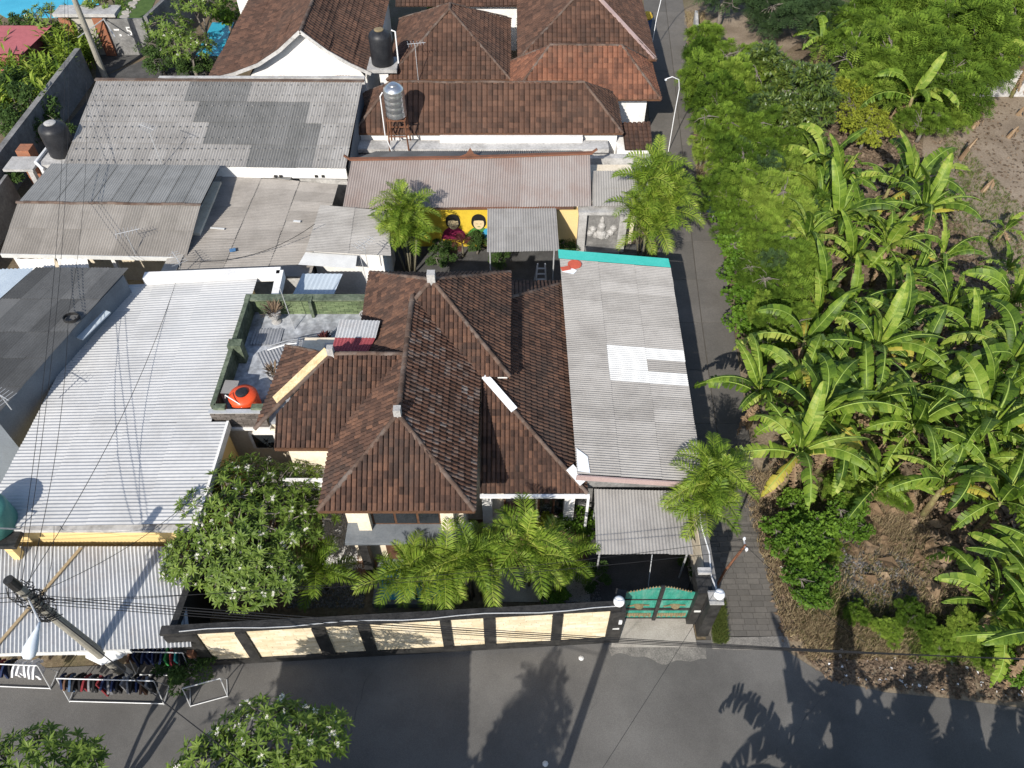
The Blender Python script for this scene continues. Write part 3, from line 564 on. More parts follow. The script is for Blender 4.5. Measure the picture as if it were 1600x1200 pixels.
# L: low brown-grey roof
l_ = thing('low_patchwork_roof_building', 'low building with a patchwork of brownish corrugated sheets', 'building', (-14, 35, 0))
sheets(l_, (-17.6, 30.9, 3.2), (-17.2, 39.6, 3.3), (-10.3, 39.0, 3.05), (-10.6, 30.9, 2.95), 9, 3, .14, .02, 'asb_old', jit=.03)
wallbox(l_, (-17.2, 31.2, 0), (-10.8, 38.8, 2.85), 'wall_old')
part(l_, 'cement_edge', 'conc', lambda q: q.add([(-18.4, 30.8, 3.1), (-17.5, 30.9, 3.26), (-17.1, 39.7, 3.36), (-17.5, 39.7, 3.3), (-18.2, 34.5, 3.2)], [(0, 1, 2, 3, 4)]))
part(l_, 'loose_plank', 'asb_dark', lambda q: q.bar((-15.8, 40.1, 3.35), (-13.0, 39.3, 3.3), .45, .05))
part(l_, 'debris', 'panel_white', lambda q: (q.bar((-16.6, 34.6, 3.3), (-15.8, 34.5, 3.3), .12, .03), q.bar((-12.2, 35.4, 3.15), (-11.8, 35.35, 3.15), .15, .03), q.bar((-18.3, 35.8, 3.3), (-17.6, 36.6, 3.4), .4, .1)))
part(l_, 'blue_rag', plain('blue_plastic', (.07, .17, .32)), lambda q: q.bar((-15.1, 32.7, 3.25), (-14.8, 32.8, 3.25), .25, .04))
# M
m_ = thing('pale_lean_to', 'pale grey corrugated lean-to with a white strip along its lower edge', 'lean-to', (-8.7, 34, 0))
sheets(m_, (-10.9, 32.3, 3.55), (-10.75, 36.2, 3.65), (-7.0, 36.0, 3.4), (-6.5, 32.2, 3.3), 5, 2, .13, .018, 'asb')
part(m_, 'translucent_strip', 'panel_white', lambda q: q.add([(-11.2, 31.5, 3.3), (-8.2, 31.3, 3.2), (-8.2, 32.2, 3.32), (-10.95, 32.4, 3.4)], [(0, 1, 2, 3)]))
wallbox(m_, (-10.6, 32.4, 0), (-6.9, 35.9, 3.2), 'white')
pg = thing('plastic_awning', 'milky translucent ribbed awning between the white parapet and the tile roof', 'awning', (-10, 29.4, 0))
sheets(pg, (-10.9, 30.9, 3.2), (-8.8, 30.9, 3.2), (-9.3, 28.3, 2.9), (-11.4, 28.3, 2.9), 3, 1, .2, .02, 'zinc_blue'); part(pg, 'post', 'rust', lambda q: (q.box((-11.2, 28.4, 0), (-11.1, 28.5, 2.85)), q.box((-9.4, 28.4, 0), (-9.3, 28.5, 2.85))))
# N
n_ = thing('reddish_roof_house', 'long low house with reddish grey corrugated roof and terracotta ridge', 'house', (-2.4, 39, 0))
sheets(n_, (-9.3, 39.4, 4.45), (4.55, 39.95, 4.45), (4.5, 36.8, 3.2), (-9.6, 36.6, 3.2), 14, 1, .14, .026, 'asb_pink')
sheets(n_, (-9.3, 39.45, 4.4), (4.55, 40.0, 4.4), (4.2, 41.3, 3.85), (-8.2, 41.2, 3.85), 12, 1, .14, .026, 'asb_dark')
sheets(n_, (4.75, 39.6, 3.6), (7.3, 39.6, 3.6), (7.3, 36.9, 3.1), (4.6, 36.9, 3.1), 3, 2, .14, .02, 'asb')
rr = part(n_, 'ridge_capping', 'tile_orange', lambda q: (q.bar((-9.4, 39.42, 4.5), (-2.5, 39.6, 4.5), .22, .1), q.bar((-2.5, 39.6, 4.5), (4.7, 40.0, 4.55), .22, .1)))
part(rr, 'finial', 'tile_orange', lambda q: q.add([(-3.2, 39.6, 4.5), (-1.6, 39.65, 4.5), (-2.2, 39.6, 4.75), (-2.4, 39.6, 5.15), (-2.65, 39.6, 4.75), (-2.4, 39.8, 4.6)], [(0, 1, 2, 3, 4), (0, 4, 3, 5), (1, 5, 3, 2), (0, 5, 1)]))
for p_ in ((4.65, 40, 4.55), (-9.4, 39.42, 4.5)): part(rr, 'finial', 'tile_orange', lambda q: q.bar(p_, (p_[0] + (.3 if p_[0] > 0 else -.3), p_[1], p_[2] + .25), .12, .1))
wallbox(n_, (-9.2, 37.3, 0), (7.2, 41, 3.1), 'cream')
part(n_, 'gutter', 'tile_orange', lambda q: (q.bar((-5.0, 36.65, 3.1), (3.5, 36.7, 3.1), .2, .1),))
# mural, built as flat paint layers on the courtyard wall
mu = tag(boxpart(None, 'mural_wall', 'yellow', (-5.6, 37.05, 0), (-1.2, 37.28, 2.75)), 'yellow courtyard wall painted with two dark haired figures', 'mural'); yl = plain('mural_yellow', (.62, .44, .04))
mu.data.materials[0] = yl
def disc(q, cx, cz, rx, rz, y, a0=0, a1=360, n=20, m=0):
    vs = [(cx + rx * math.cos(R(a0 + (a1 - a0) * t / n)), y, cz + rz * math.sin(R(a0 + (a1 - a0) * t / n))) for t in range(n + 1)]
    q.add(vs + [(cx, y, cz)], [(i, i + 1, n + 1) for i in range(n)], m=m)
skin = plain('mural_skin', (.62, .5, .3)); hair = plain('mural_black', (.012, .012, .012)); mag = plain('mural_magenta', (.2, .015, .06)); grn = plain('mural_green', (.06, .2, .04)); blu = plain('mural_blue', (.05, .3, .5))
for cx, cl in ((-3.45, mag), (-1.95, grn)):
    part(mu, 'painted_figure', [skin, hair, cl], lambda q: (disc(q, cx, .55, .75, .95, 37.044, 0, 180, m=2), disc(q, cx, 1.8, .44, .5, 37.0425, m=1), disc(q, cx, 1.72, .31, .42, 37.040), disc(q, cx, 1.5, .09, .025, 37.034, m=2), disc(q, cx, 1.95, .42, .45, 37.036, -5, 185, m=1), disc(q, cx - .1, 1.7, .04, .02, 37.034, m=1), disc(q, cx + .12, 1.7, .04, .02, 37.034, m=1)))
part(mu, 'painted_patch', blu, lambda q: disc(q, -1.4, .9, .35, .5, 37.04))
o = tag(boxpart(None, 'courtyard_wall', 'yellow', (2.6, 37.0, 0), (4.6, 37.25, 2.7)), 'plain peach courtyard wall beside the stone relief', 'wall')
# small shed roof O
o_ = thing('courtyard_shelter', 'square grey corrugated shelter standing in front of the mural', 'shelter', (.6, 35, 0))
sheets(o_, (-1.4, 37.0, 3.15), (2.5, 37.0, 3.15), (2.55, 33.1, 2.95), (-1.35, 33.0, 2.95), 4, 2, .14, .017, 'asb')
for x, y in ((-1.2, 33.3), (2.3, 33.3), (-1.2, 36.8), (2.3, 36.8)): part(o_, 'post', 'galv', lambda q: q.tube([(x, y, 0), (x, y, 2.95)], .04, 8))
part(o_, 'ridge_board', 'conc', lambda q: q.bar((-1.5, 37.0, 3.2), (2.5, 37.0, 3.2), .3, .08))
lad = thing('stepladder', 'grey folding stepladder under the courtyard shelter', 'ladder', (1.6, 32.6, 0))
for s in (-1, 1):
    part(lad, 'rail', 'galv', lambda q: q.bar((1.6 + s * .35, 32.3, .03), (1.6 + s * .2, 32.7, 2.3), .06, .06)); part(lad, 'rail', 'galv', lambda q: q.bar((1.6 + s * .4, 33.3, .03), (1.6 + s * .2, 32.75, 2.3), .06, .06))
for k in range(6): part(lad, 'step', 'galv', lambda q: q.bar((1.28 + .025 * k, 32.36 + .06 * k, .35 + .34 * k), (1.92 - .025 * k, 32.36 + .06 * k, .35 + .34 * k), .1, .03))
# stone relief niche
rl = thing('stone_relief', 'grey carved stone niche with a seated figure relief', 'relief', (5.2, 36.7, 0))
part(rl, 'frame', 'cement', lambda q: (q.box((3.85, 36.5, 0), (4.3, 37.1, 2.75)), q.box((6.2, 36.5, 0), (6.65, 37.1, 2.75)), q.box((3.8, 36.45, 2.75), (6.7, 37.15, 2.95))))
part(rl, 'back_panel', 'wall_grey', lambda q: q.box((4.3, 36.85, 0), (6.2, 37.05, 2.75)))
part(rl, 'carving', 'cement', lambda q: (q.lathe([(.02, .0), (.36, .04), (.33, .25), (.2, .4), (.24, .75), (.12, .95), (.14, 1.1), (.1, 1.25), (.03, 1.38)], (5.25, 36.85, 1.0), 14), [q.lathe([(.05, 0), (.2, .1), (.22, .25), (.08, .4)], (5.25 + dx, 36.85, 1.0 + dz), 8) for dx, dz in ((-.65, 0), (-.5, .3), (.55, .05), (.72, .35), (-.3, -.15), (.3, -.2), (.05, -.25))]))
part(rl, 'basin', 'wall_grey', lambda q: (q.box((4.2, 35.9, 0), (6.3, 36.0, .5)), q.box((4.3, 36.0, .3), (6.2, 36.8, .35))))
# R: long tile house
r_ = thing('long_tile_house', 'long brown tile roofed house with white parapet ledge behind the courtyard', 'house', (-1.5, 45.5, 0))
hip(r_, -9.9, 6.9, 43.6, 48.4, 3.6, 2.1, 'tile_back', 'flr', .5, False, w=.33, l=.34)
tiles(r_, [(7.05, 42.9, 2.9), (8.75, 42.9, 2.9), (8.85, 45.4, 3.3), (7.0, 45.4, 3.3)], 'tile_back', w=.3, l=.34, lip=False)
wallbox(r_, (-9.6, 43.9, 0), (6.6, 48, 3.5), 'white'); wallbox(r_, (6.6, 43.1, 0), (8.6, 45.2, 2.8), 'white')
part(r_, 'ledge', 'wall_old', lambda q: (q.box((-9.9, 42.6, 2.9), (6.0, 43.6, 3.15)), q.box((-9.8, 42.3, 0), (8.7, 42.8, 2.7)))); part(r_, 'white_band', 'white', lambda q: q.box((-4.5, 43.3, 3.15), (4.4, 43.55, 3.55)))
part(r_, 'yard_wall', 'wall_old', lambda q: q.box((-9.3, 41.5, 0), (8.6, 41.8, 2.5)))
# S: white gable house
s_ = thing('white_gable_house', 'house with white gable wall and wide swept brown tile roof', 'house', (-14, 56, 0))
gp = Vector((-13.65, 50.0, 7.0)); ge = Vector((-13.6, 66, 7.0))
def swept(side):
    prof = [(0, 0), (1.6, -1.25), (3.2, -2.2), (5.0, -2.85), (7.0, -3.35)] if side < 0 else [(0, 0), (1.5, -1.3), (2.9, -2.2), (4.2, -2.85)]
    for (d0, z0), (d1, z1) in zip(prof, prof[1:]):
        a1 = (gp.x + side * d1, 50.0, 7 + z1); a0 = (gp.x + side * d0, 50.0, 7 + z0); b1 = (gp.x + side * d1, 66, 7 + z1); b0 = (gp.x + side * d0, 66, 7 + z0)
        tiles(s_, [a1, b1, b0, a0] if side > 0 else [b1, a1, a0, b0], 'tile_back', w=.33, l=.34, lip=False)
    board(s_, [(gp.x + side * d, 49.95, 7 + z + .06) for d, z in prof], 'wall_old', .22, 'verge_board')
swept(-1); swept(1); ridge(s_, gp, ge, .5, 1.2)
part(s_, 'gable_wall', 'white', lambda q: q.prism([(-17.9, 50.6), (-9.9, 50.6), (-9.9, 64), (-17.9, 64)], 0, 3.7))
part(s_, 'gable_wall', 'white', lambda q: q.add([(-17.9, 50.55, 3.6), (-9.9, 50.55, 3.6), (-10.7, 50.55, 4.7), (-13.65, 50.55, 6.75), (-17.2, 50.55, 4.5)], [(0, 1, 2, 3, 4)]))
for x0, x1 in ((-16.4, -14.0), (-12.0, -10.4)):
    wf = part(s_, 'window', 'white', lambda q: q.box((x0 + .2, 50.4, 1.9), (x1 - .2, 50.58, 2.9))); tiles(s_, [(x0, 49.8, 3.3), (x1, 49.8, 3.3), (x1, 50.55, 3.75), (x0, 50.55, 3.75)], 'tile_orange', lip=False)
tag(boxpart(None, 'garden_wall', 'wall_old', (-23.0, 48.2, 0), (-9.6, 48.5, 4.85)), 'stained concrete wall with mossy top behind the patchwork roof', 'wall')
part(s_, 'rear_block', 'white', lambda q: q.box((-22, 64, 0), (-14, 70, 4.5))); tiles(s_, [(-23, 66.5, 4.8), (-14, 66.5, 4.8), (-14, 70, 6.5), (-23, 70, 6.5)], 'tile_back', w=.33, l=.34, lip=False)
# S2, S3, S4 hips
s2 = thing('brown_pyramid_house', 'house with plain brown pyramid tile roof between the black tank and the orange roof', 'house', (-4.4, 55, 0))
hip(s2, -8.5, -.1, 50.3, 59.6, 3.6, 2.9, 'tile_back', 'flrb', .5, False, w=.33, l=.34); wallbox(s2, (-8, 50.9, 0), (-.6, 59, 3.5), 'white')
part(s2, 'rear_wing', 'white', lambda q: q.box((-6, 62, 0), (4, 70, 3.5))); tiles(s2, [(-9, 61.5, 3.7), (4.5, 61.5, 3.7), (4.5, 66, 5.8), (-9, 66, 5.8)], 'tile_back', w=.33, l=.34, lip=False)
sheets(s2, (-6.8, 49.9, 3.3), (-.3, 49.9, 3.3), (-.3, 48.7, 3.0), (-6.8, 48.7, 3.0), 6, 1, .2, .03, 'asb')
s3 = thing('orange_hip_house', 'house with orange clay hip roof beside the alley', 'house', (4.8, 50.3, 0))
hip(s3, -.1, 9.8, 47.7, 52.9, 3.6, 2.4, 'tile_orange', 'flrb', .5, False, w=.33, l=.34); wallbox(s3, (.4, 48.3, 0), (9.0, 52.4, 3.5), 'white')
s4 = thing('tall_brown_hip_house', 'taller brown tile house behind the orange roof with pinkish hip capping', 'house', (5.2, 57, 0))
hip(s4, .4, 10.0, 52.3, 63.5, 4.0, 3.0, 'tile_back', 'flr', .5, False, w=.33, l=.34); wallbox(s4, (1, 53, 0), (9.4, 63, 3.9), 'white')
part(s4, 'hip_capping', 'pink', lambda q: q.bar((9.9, 52.4, 4.1), (5.3, 57.0, 7.1), .25, .12))
# ================================================================== BOUNDARY WALL + GATE
bw = thing('boundary_wall', 'front garden wall of cream stone panels between black pillars along the road', 'wall', (-4, 12.2, 0))
W0 = Vector((-12.6, 11.75, 0)); W1 = Vector((4.0, 12.72, 0)); wd = (W1 - W0).normalized(); wn_ = Vector((-wd.y, wd.x, 0))
def wx(x): t = (x - W0.x) / (W1.x - W0.x); return W0 + (W1 - W0) * t
pp = [(P(px, 985, 2.2).x, P(qx, 985, 2.2).x) for px, qx in ((318, 376), (392, 492), (512, 562), (580, 688), (704, 755), (773, 863), (879, 953))]
xs = [W0.x] + [x for q in pp for x in q] + [W1.x]
part(bw, 'core', 'black', lambda q: q.bar(wx(W0.x) + Vector((0, 0, 1.4)), wx(W1.x) + Vector((0, 0, 1.4)), .2, 2.8))
part(bw, 'cap', 'black', lambda q: q.bar(wx(W0.x - .1) + Vector((0, 0, 2.87)), wx(W1.x) + Vector((0, 0, 2.87)), .34, .14))
part(bw, 'plinth', 'black', lambda q: q.bar(wx(W0.x) + Vector((0, 0, .2)) - wn_ * .06, wx(W1.x) + Vector((0, 0, .2)) - wn_ * .06, .34, .4))
for i in range(0, len(xs), 2):
    a_, b_ = wx(xs[i]), wx(xs[i + 1])
    if (b_ - a_).length > .1: part(bw, 'pillar', 'black', lambda q: q.bar(a_ + Vector((0, 0, 1.6)) - wn_ * .05, b_ + Vector((0, 0, 1.6)) - wn_ * .05, .36, 2.38))
for a_, b_ in pp:
    def pan(q):
        n = 16; L_ = b_ - a_
        for r0 in range(n):
            x = a_ - rng.uniform(0, .5)
            while x < b_:
                x2 = x + rng.uniform(.4, .8); l0, l1 = max(x, a_) + .004, min(x2, b_) - .004
                if l1 - l0 > .03:
                    z = .42 + 2.36 * (r0 + .5) / n; q.bar(wx(l0) - wn_ * (.12 + rng.uniform(0, .012)) + Vector((0, 0, z)), wx(l1) - wn_ * (.12 + rng.uniform(0, .012)) + Vector((0, 0, z)), .05, 2.36 / n - .006)
                x = x2
    o = part(bw, 'stone_panel', 'panel', pan); o['kind'] = 'stuff'
part(bw, 'side_return', 'black', lambda q: (q.bar((-12.4, 11.9, 1.35), (-12.2, 15.4, 1.35), .25, 2.7), q.bar((3.95, 12.7, 1.3), (4.15, 13.5, 1.3), .4, 2.6)))
part(bw, 'letter_box', 'rust', lambda q: q.box((-12.1, 11.4, 1.2), (-11.85, 11.62, 1.6)))
part(bw, 'cable_on_cap', 'galv', lambda q: q.tube([wx(-12 + k) + Vector((0, -.1 + .05 * math.sin(k * 1.3), 2.96)) for k in range(17)], .02, 5))
def globe(x, y, z, lab):
    t = thing('globe_lamp', lab, 'lamp', (x, y, z)); part(t, 'socket', 'black', lambda q: q.lathe([(.1, 0), (.08, .1)], (x, y, z), 12))
    part(t, 'globe', 'globe', lambda q: q.lathe([(.21 * math.sin(math.pi * k / 12) + .001, .3 - .21 * math.cos(math.pi * k / 12)) for k in range(13)], (x, y, z), 20), True)
gpl = thing('gate_pillar', 'black stone gate pillar at the end of the panelled wall', 'pillar', (4.0, 12.9, 0))
part(gpl, 'shaft', 'black', lambda q: q.box((3.72, 12.5, 0), (4.22, 13.0, 2.75))); part(gpl, 'number_plate', 'panel_white', lambda q: q.box((3.85, 12.48, 1.3), (4.1, 12.502, 1.4))); part(gpl, 'bell', 'pvc', lambda q: q.box((4.02, 12.44, 1.85), (4.14, 12.5, 2.1)))
globe(3.95, 12.8, 2.75, 'white globe lamp on the pillar by the panelled wall')
gpr = thing('gate_pillar', 'tall black gate pillar at the alley corner with white plate', 'pillar', (7.6, 13, 0))
part(gpr, 'shaft', 'black', lambda q: (q.box((7.35, 12.75, 0), (7.78, 13.2, 2.95)),)); part(gpr, 'inner_pier', 'black', lambda q: q.box((7.0, 13.25, 0), (7.55, 14.2, 2.8)))
part(gpr, 'coping', 'cement', lambda q: (q.box((7.3, 12.7, 2.95), (7.83, 13.25, 3.01)), q.box((7.1, 14.0, 2.8), (7.6, 14.25, 2.92)))); part(gpr, 'number_plate', 'panel_white', lambda q: q.box((7.1, 13.225, 1.2), (7.35, 13.248, 1.32)))
globe(7.62, 12.95, 3.01, 'white globe lamp on the pillar at the alley corner')
ev = thing('side_wall', 'cream side wall with dark coping running along the alley', 'wall', (7.6, 16, 0))
part(ev, 'panel', 'cream', lambda q: q.bar((7.55, 14.2, 1.25), (7.55, 18.0, 1.25), .2, 2.5)); part(ev, 'coping', 'wall_grey', lambda q: q.bar((7.62, 13.3, 2.57), (7.68, 18.0, 2.57), .36, .14))
part(ev, 'pipe', 'pvc', lambda q: q.tube([(7.7, 13.2, 2.9), (7.62, 14, 2.7), (7.72, 15, 2.67), (7.6, 16.2, 2.67), (7.65, 17.2, 2.7)], .03, 6))
gt = thing('driveway_gate', 'teal steel double gate with arched spiked top and bronze ornaments', 'gate', (5.7, 13.55, 0))
def gtop(x): return 2.3 + .45 * math.cos((x - 5.7) / 1.45 * math.pi / 2) ** 2
for x0, x1 in ((4.25, 5.66), (5.74, 7.0)):
    lv = part(gt, 'leaf', 'gate', lambda q: [q.add([(x0 + (x1 - x0) * k / 8, 13.5, .1), (x0 + (x1 - x0) * (k + 1) / 8, 13.5, .1), (x0 + (x1 - x0) * (k + 1) / 8, 13.5, gtop(x0 + (x1 - x0) * (k + 1) / 8)), (x0 + (x1 - x0) * k / 8, 13.5, gtop(x0 + (x1 - x0) * k / 8))] + [(x0 + (x1 - x0) * t / 8, 13.54, z) for t, z in ((k, .1), (k + 1, .1), (k + 1, gtop(x0 + (x1 - x0) * (k + 1) / 8)), (k, gtop(x0 + (x1 - x0) * k / 8)))], [(0, 1, 2, 3), (7, 6, 5, 4), (3, 2, 6, 7), (0, 3, 7, 4), (1, 5, 6, 2)]) for k in range(8)])
    for z0, z1 in ((.85, 1.02), (1.75, 1.79), (.1, .14)): part(lv, 'rail', 'black', lambda q: q.box((x0, 13.46, z0), (x1, 13.5, z1)))
    part(lv, 'bronze_band', 'bronze', lambda q: [q.box((x0 + .02 + k * .1, 13.465, .25 + .07 * (k % 2)), (x0 + .1 + k * .1, 13.5, .55)) for k in range(int((x1 - x0 - .05) / .1))])
    part(lv, 'ornament', 'bronze', lambda q: (q.lathe([(.02, -.03), (.2, 0), (.02, .03)], ((x0 + x1) / 2, 13.47, 1.35), 10), [q.bar(((x0 + x1) / 2 + s * .1, 13.47, 1.33), ((x0 + x1) / 2 + s * .42, 13.47, 1.24 + .05 * s), .03, .06) for s in (-1, 1)]))
    part(lv, 'spikes', 'bronze', lambda q: [q.add([(x - .05, 13.5, gtop(x)), (x + .05, 13.5, gtop(x)), (x, 13.54, gtop(x)), (x, 13.51, gtop(x) + .16)], [(0, 1, 3), (1, 2, 3), (2, 0, 3)]) for x in [x0 + .05 + k * .115 for k in range(int((x1 - x0) / .115))]])
part(gt, 'centre_bar', 'black', lambda q: q.box((5.63, 13.4, .05), (5.77, 13.56, 2.85)))

# ================================================================== TANKS, ANTENNAS, TERRACE THINGS
def tank(name, label, loc, r, hgt, m, ribs=0, lidm='plastic_black', squat=False):
    t = thing(name, label, 'water tank', loc); x, y, z = loc
    pr = [(r * .93, 0), (r, .05)]
    for k in range(ribs):
        a_ = .08 + (hgt * .8 - .1) * k / ribs; st = (hgt * .8 - .1) / ribs
        pr += [(r, a_), (r * 1.0, a_ + st * .7), (r * .955, a_ + st * .85)]
    pr += [(r, hgt * .8), (r * .93, hgt * .88), (r * .6, hgt * .96), (r * .42, hgt * .98)]
    part(t, 'body', m, lambda q: q.lathe(pr, loc, 28), True)
    part(t, 'lid', lidm, lambda q: q.lathe([(r * .42, 0), (r * .43, .06), (r * .3, .1), (r * .02, .11)], (x, y, z + hgt * .975), 20))
    return t
ot = tank('water_tank', 'squat orange water tank with black lid on the roof terrace', (-11.55, 21.55, TZ), .62, 1.05, 'plastic_org', 2)
part(ot, 'pipe', 'pvc', lambda q: q.tube([(-12.2, 21.3, 4.6), (-12.1, 21.2, 4.9), (-11.5, 21.0, 4.5), (-11.5, 20.9, 3.8)], .025, 6))
tag(part(None, 'leaning_sheet', 'asb', lambda q: q.add([(-12.5, 21.6, 4.55), (-11.9, 21.6, 4.5), (-11.9, 22.4, 4.45), (-12.5, 22.4, 4.5), (-12.5, 21.6, 3.6), (-12.5, 22.4, 3.6)], [(0, 1, 2, 3), (0, 3, 5, 4)])), 'small grey cover sheet tucked beside the orange tank', 'sheet')
st_ = tank('water_tank', 'shiny stainless steel ribbed water tank on a rusty stand', (-6.95, 43.0, 5.2), .62, 2.0, 'steel', 4, 'steel')
for dx in (-.5, .5):
    for dy in (-.5, .5): part(st_, 'stand_leg', 'rust', lambda q: q.bar((-6.95 + dx * 1.2, 43 + dy * 1.2, 2.9), (-6.95 + dx, 43 + dy, 5.2), .07, .07))
part(st_, 'stand_frame', 'rust', lambda q: [q.bar((-6.95 + a_[0], 43 + a_[1], z), (-6.95 + b_[0], 43 + b_[1], z), .06, .06) for z in (5.16, 4.1) for a_, b_ in (((-.55, -.55), (.55, -.55)), ((.55, -.55), (.55, .55)), ((.55, .55), (-.55, .55)), ((-.55, .55), (-.55, -.55)))])
part(st_, 'pipe', 'pvc', lambda q: q.tube([(-7.55, 42.6, 6.9), (-7.7, 42.5, 6.7), (-7.7, 42.4, 4.2), (-7.4, 42.3, 3.2)], .035, 6))
bt = tank('water_tank', 'tall black plastic water tank on a concrete pedestal between tile roofs', (-8.75, 51.1, 4.4), .75, 2.3, 'plastic_black', 0, 'bronze')
part(bt, 'platform', 'cement', lambda q: q.box((-9.75, 50.2, 4.15), (-7.75, 52.0, 4.4))); part(bt, 'pedestal', 'white', lambda q: q.box((-9.0, 50.5, 0), (-8.4, 51.2, 4.15)))
part(bt, 'pipe', 'pvc', lambda q: q.tube([(-7.95, 51.2, 6.6), (-7.7, 51.2, 6.5), (-7.7, 51.1, 4.4)], .05, 6))
tank('water_tank', 'brown stained black water tank beside the patchwork grey roof', (-27.1, 41.5, 3.6), .8, 2.0, 'plastic_black', 0, 'cement')
tk = tank('water_tank', 'dull green water tank on a dark platform beside the white roof', (-19.9, 15.6, 3.75), .85, 1.3, 'plastic_teal', 0, 'plastic_teal')
part(tk, 'platform', 'black', lambda q: q.box((-21, 14.7, 3.5), (-18.85, 16.5, 3.72))); part(tk, 'pedestal', 'yellow', lambda q: q.box((-19.4, 14.75, 0), (-19.1, 15.05, 3.5)))
part(tk, 'guard_rail', 'galv', lambda q: q.tube([(-20.6, 15.0, 5.0), (-19.0, 14.8, 4.9), (-18.9, 15.4, 3.8)], .03, 6))
def antenna(loc, label, rz=0, hgt=2.2, n=6):
    t = thing('tv_antenna', label, 'antenna', loc, 'tv antennas on the roofs'); x, y, z = loc; c, s = math.cos(rz), math.sin(rz)
    part(t, 'mast', 'galv', lambda q: q.tube([(x, y, z), (x, y, z + hgt)], .022, 6))
    part(t, 'boom', 'galv', lambda q: q.tube([(x - .5 * c, y - .5 * s, z + hgt), (x + .7 * c, y + .7 * s, z + hgt)], .015, 5))
    part(t, 'elements', 'galv', lambda q: [q.tube([(x + (k * .2 - .45) * c - L_ * s, y + (k * .2 - .45) * s + L_ * c, z + hgt), (x + (k * .2 - .45) * c + L_ * s, y + (k * .2 - .45) * s - L_ * c, z + hgt)], .01, 4) for k, L_ in [(k, .42 - .03 * k) for k in range(n)]])
for (px, py, z), hh, rz, lab in (((255, 262, 3.9), 2.6, 2.6, 'tv antenna over the white wall below the patchwork roof'), ((212, 398, 3.2), 1.5, .4, 'tv antenna over the porch eave'), ((285, 425, 3.3), .9, 2.2, 'short tv antenna at the edge of the brown sheets'), ((18, 640, 5.2), .9, 2.6, 'tv antenna on the sooty dark roof'), ((655, 140, 3.0), 3.2, .2, 'tv antenna in front of the brown pyramid roof'), ((575, 418, 3.3), 1.6, .9, 'tv antenna behind the green brick parapet')):
    antenna(P(px, py, z), lab, rz, hh)
def planter(loc, label, leafm, r=.28, nl=22, ll=.5, urn=True):
    t = thing('potted_plant', label, 'plant', loc, 'potted plants on the terrace'); x, y, z = loc
    pr = [(.2, 0), (.24, .05), (.1, .12), (.09, .22), (r * .8, .35), (r, .6), (r * 1.08, .64), (r * .9, .64), (r * .8, .58)] if urn else [(r * .8, 0), (r, .3), (r * 1.05, .34), (r * .9, .34), (r * .85, .28)]
    part(t, 'pot', 'cement', lambda q: q.lathe(pr, loc, 18)); zt = z + (.55 if urn else .27)
    part(t, 'soil', 'soil', lambda q: q.lathe([(r * .85, 0), (.01, .02)], (x, y, zt), 14))
    def lv(q):
        for k in range(nl):
            a_ = rng.uniform(0, 6.28); e_ = rng.uniform(.5, 1.3); L_ = ll * rng.uniform(.6, 1); d = Vector((math.cos(a_) * math.cos(e_), math.sin(a_) * math.cos(e_), math.sin(e_))); s = Vector((-d.y, d.x, 0)).normalized() * .035
            p = Vector((x, y, zt)) + Vector((math.cos(a_), math.sin(a_), 0)) * .06; m1 = p + d * L_ * .6; tp = p + d * L_ + Vector((0, 0, -.12 * L_)); q.add([p, m1 - s, tp, m1 + s], [(0, 1, 2, 3)])
    part(t, 'leaves', leafm, lv)
planter((-11.35, 26.9, TZ), 'spindly dry plant in a pale urn by the green brick parapet', 'litter', .3, 60, .9)
planter((-6.95, 26.8, TZ), 'pale urn of bare soil by the end pier of the parapet', 'litter', .3, 10, .15)
planter((-8.65, 25.2, TZ), 'red leaved plant in a round bowl beside the striped canopy', 'redleaf', .3, 60, .5)
planter((-10.7, 23.35, TZ), 'withered plant in a round bowl in the middle of the terrace', 'litter', .33, 40, .7, False)
for k in range(9):
    x0 = -10.3 + rng.uniform(-.3, .5); y0 = 20.9 + rng.uniform(0, .4); x1 = -9.6 + rng.uniform(-.5, .4); y1 = 24.6 + rng.uniform(0, 1.2)
    pts_ = [(x0, y0, 4.4 + rng.uniform(0, .3)), ((x0 + x1) / 2 + rng.uniform(-.3, .5), (y0 + y1) / 2, 4.2 + rng.uniform(0, .6)), (x1, y1, 3.75 + rng.uniform(0, .4))]
    if k in (1, 4, 6): pts_ = [(x0, y0, 4.4), (x0 + .5, y0 + 1.0, 4.7), (x0 + 1.0, y0 + 2.2, 5.2), (x0 + .9, y0 + 3.2, 5.0), (x0 + .2, y0 + 3.7, 4.4), (x0 - .9, y0 + 3.9, 3.8)]
    tag(part(None, 'loose_pipe', ['pvc', 'pvc_grey', 'galv'][k % 3], lambda q: q.tube(pts_, .03, 6)), ['white plastic pipe in the tangled pile on the terrace', 'dark grey pipe in the tangled pile on the terrace', 'metal pipe in the tangled pile on the terrace'][k % 3], 'pipe', 'loose pipes on the terrace')
for x, y, a_ in ((-11.6, 25.9, 0), (-11.0, 24.7, .5)):
    t = thing('floor_sheet', 'blue grey ribbed sheet lying flat near the parapet wall' if a_ == 0 else 'blue grey ribbed sheet lying askew on the terrace floor', 'sheet', (x, y, TZ)); c, s = math.cos(a_), math.sin(a_); q4 = [(x + u * c - v * s, y + u * s + v * c, TZ + .05) for u, v in ((-.7, .5), (.7, .5), (.7, -.5), (-.7, -.5))]
    sheets(t, *q4, 1, 1, .14, .02, 'pvc_grey')
for (x, y, z) in ((-6.75, 27.5, 4.6), (-10.4, 26.4, 3.6)):
    tag(part(None, 'thin_mast', 'galv', lambda q: q.tube([(x, y, z), (x - .15, y + .1, z + 2.6)], .018, 6)), 'thin metal mast on the parapet end pier' if x > -8 else 'thin metal mast standing on the terrace floor', 'mast')

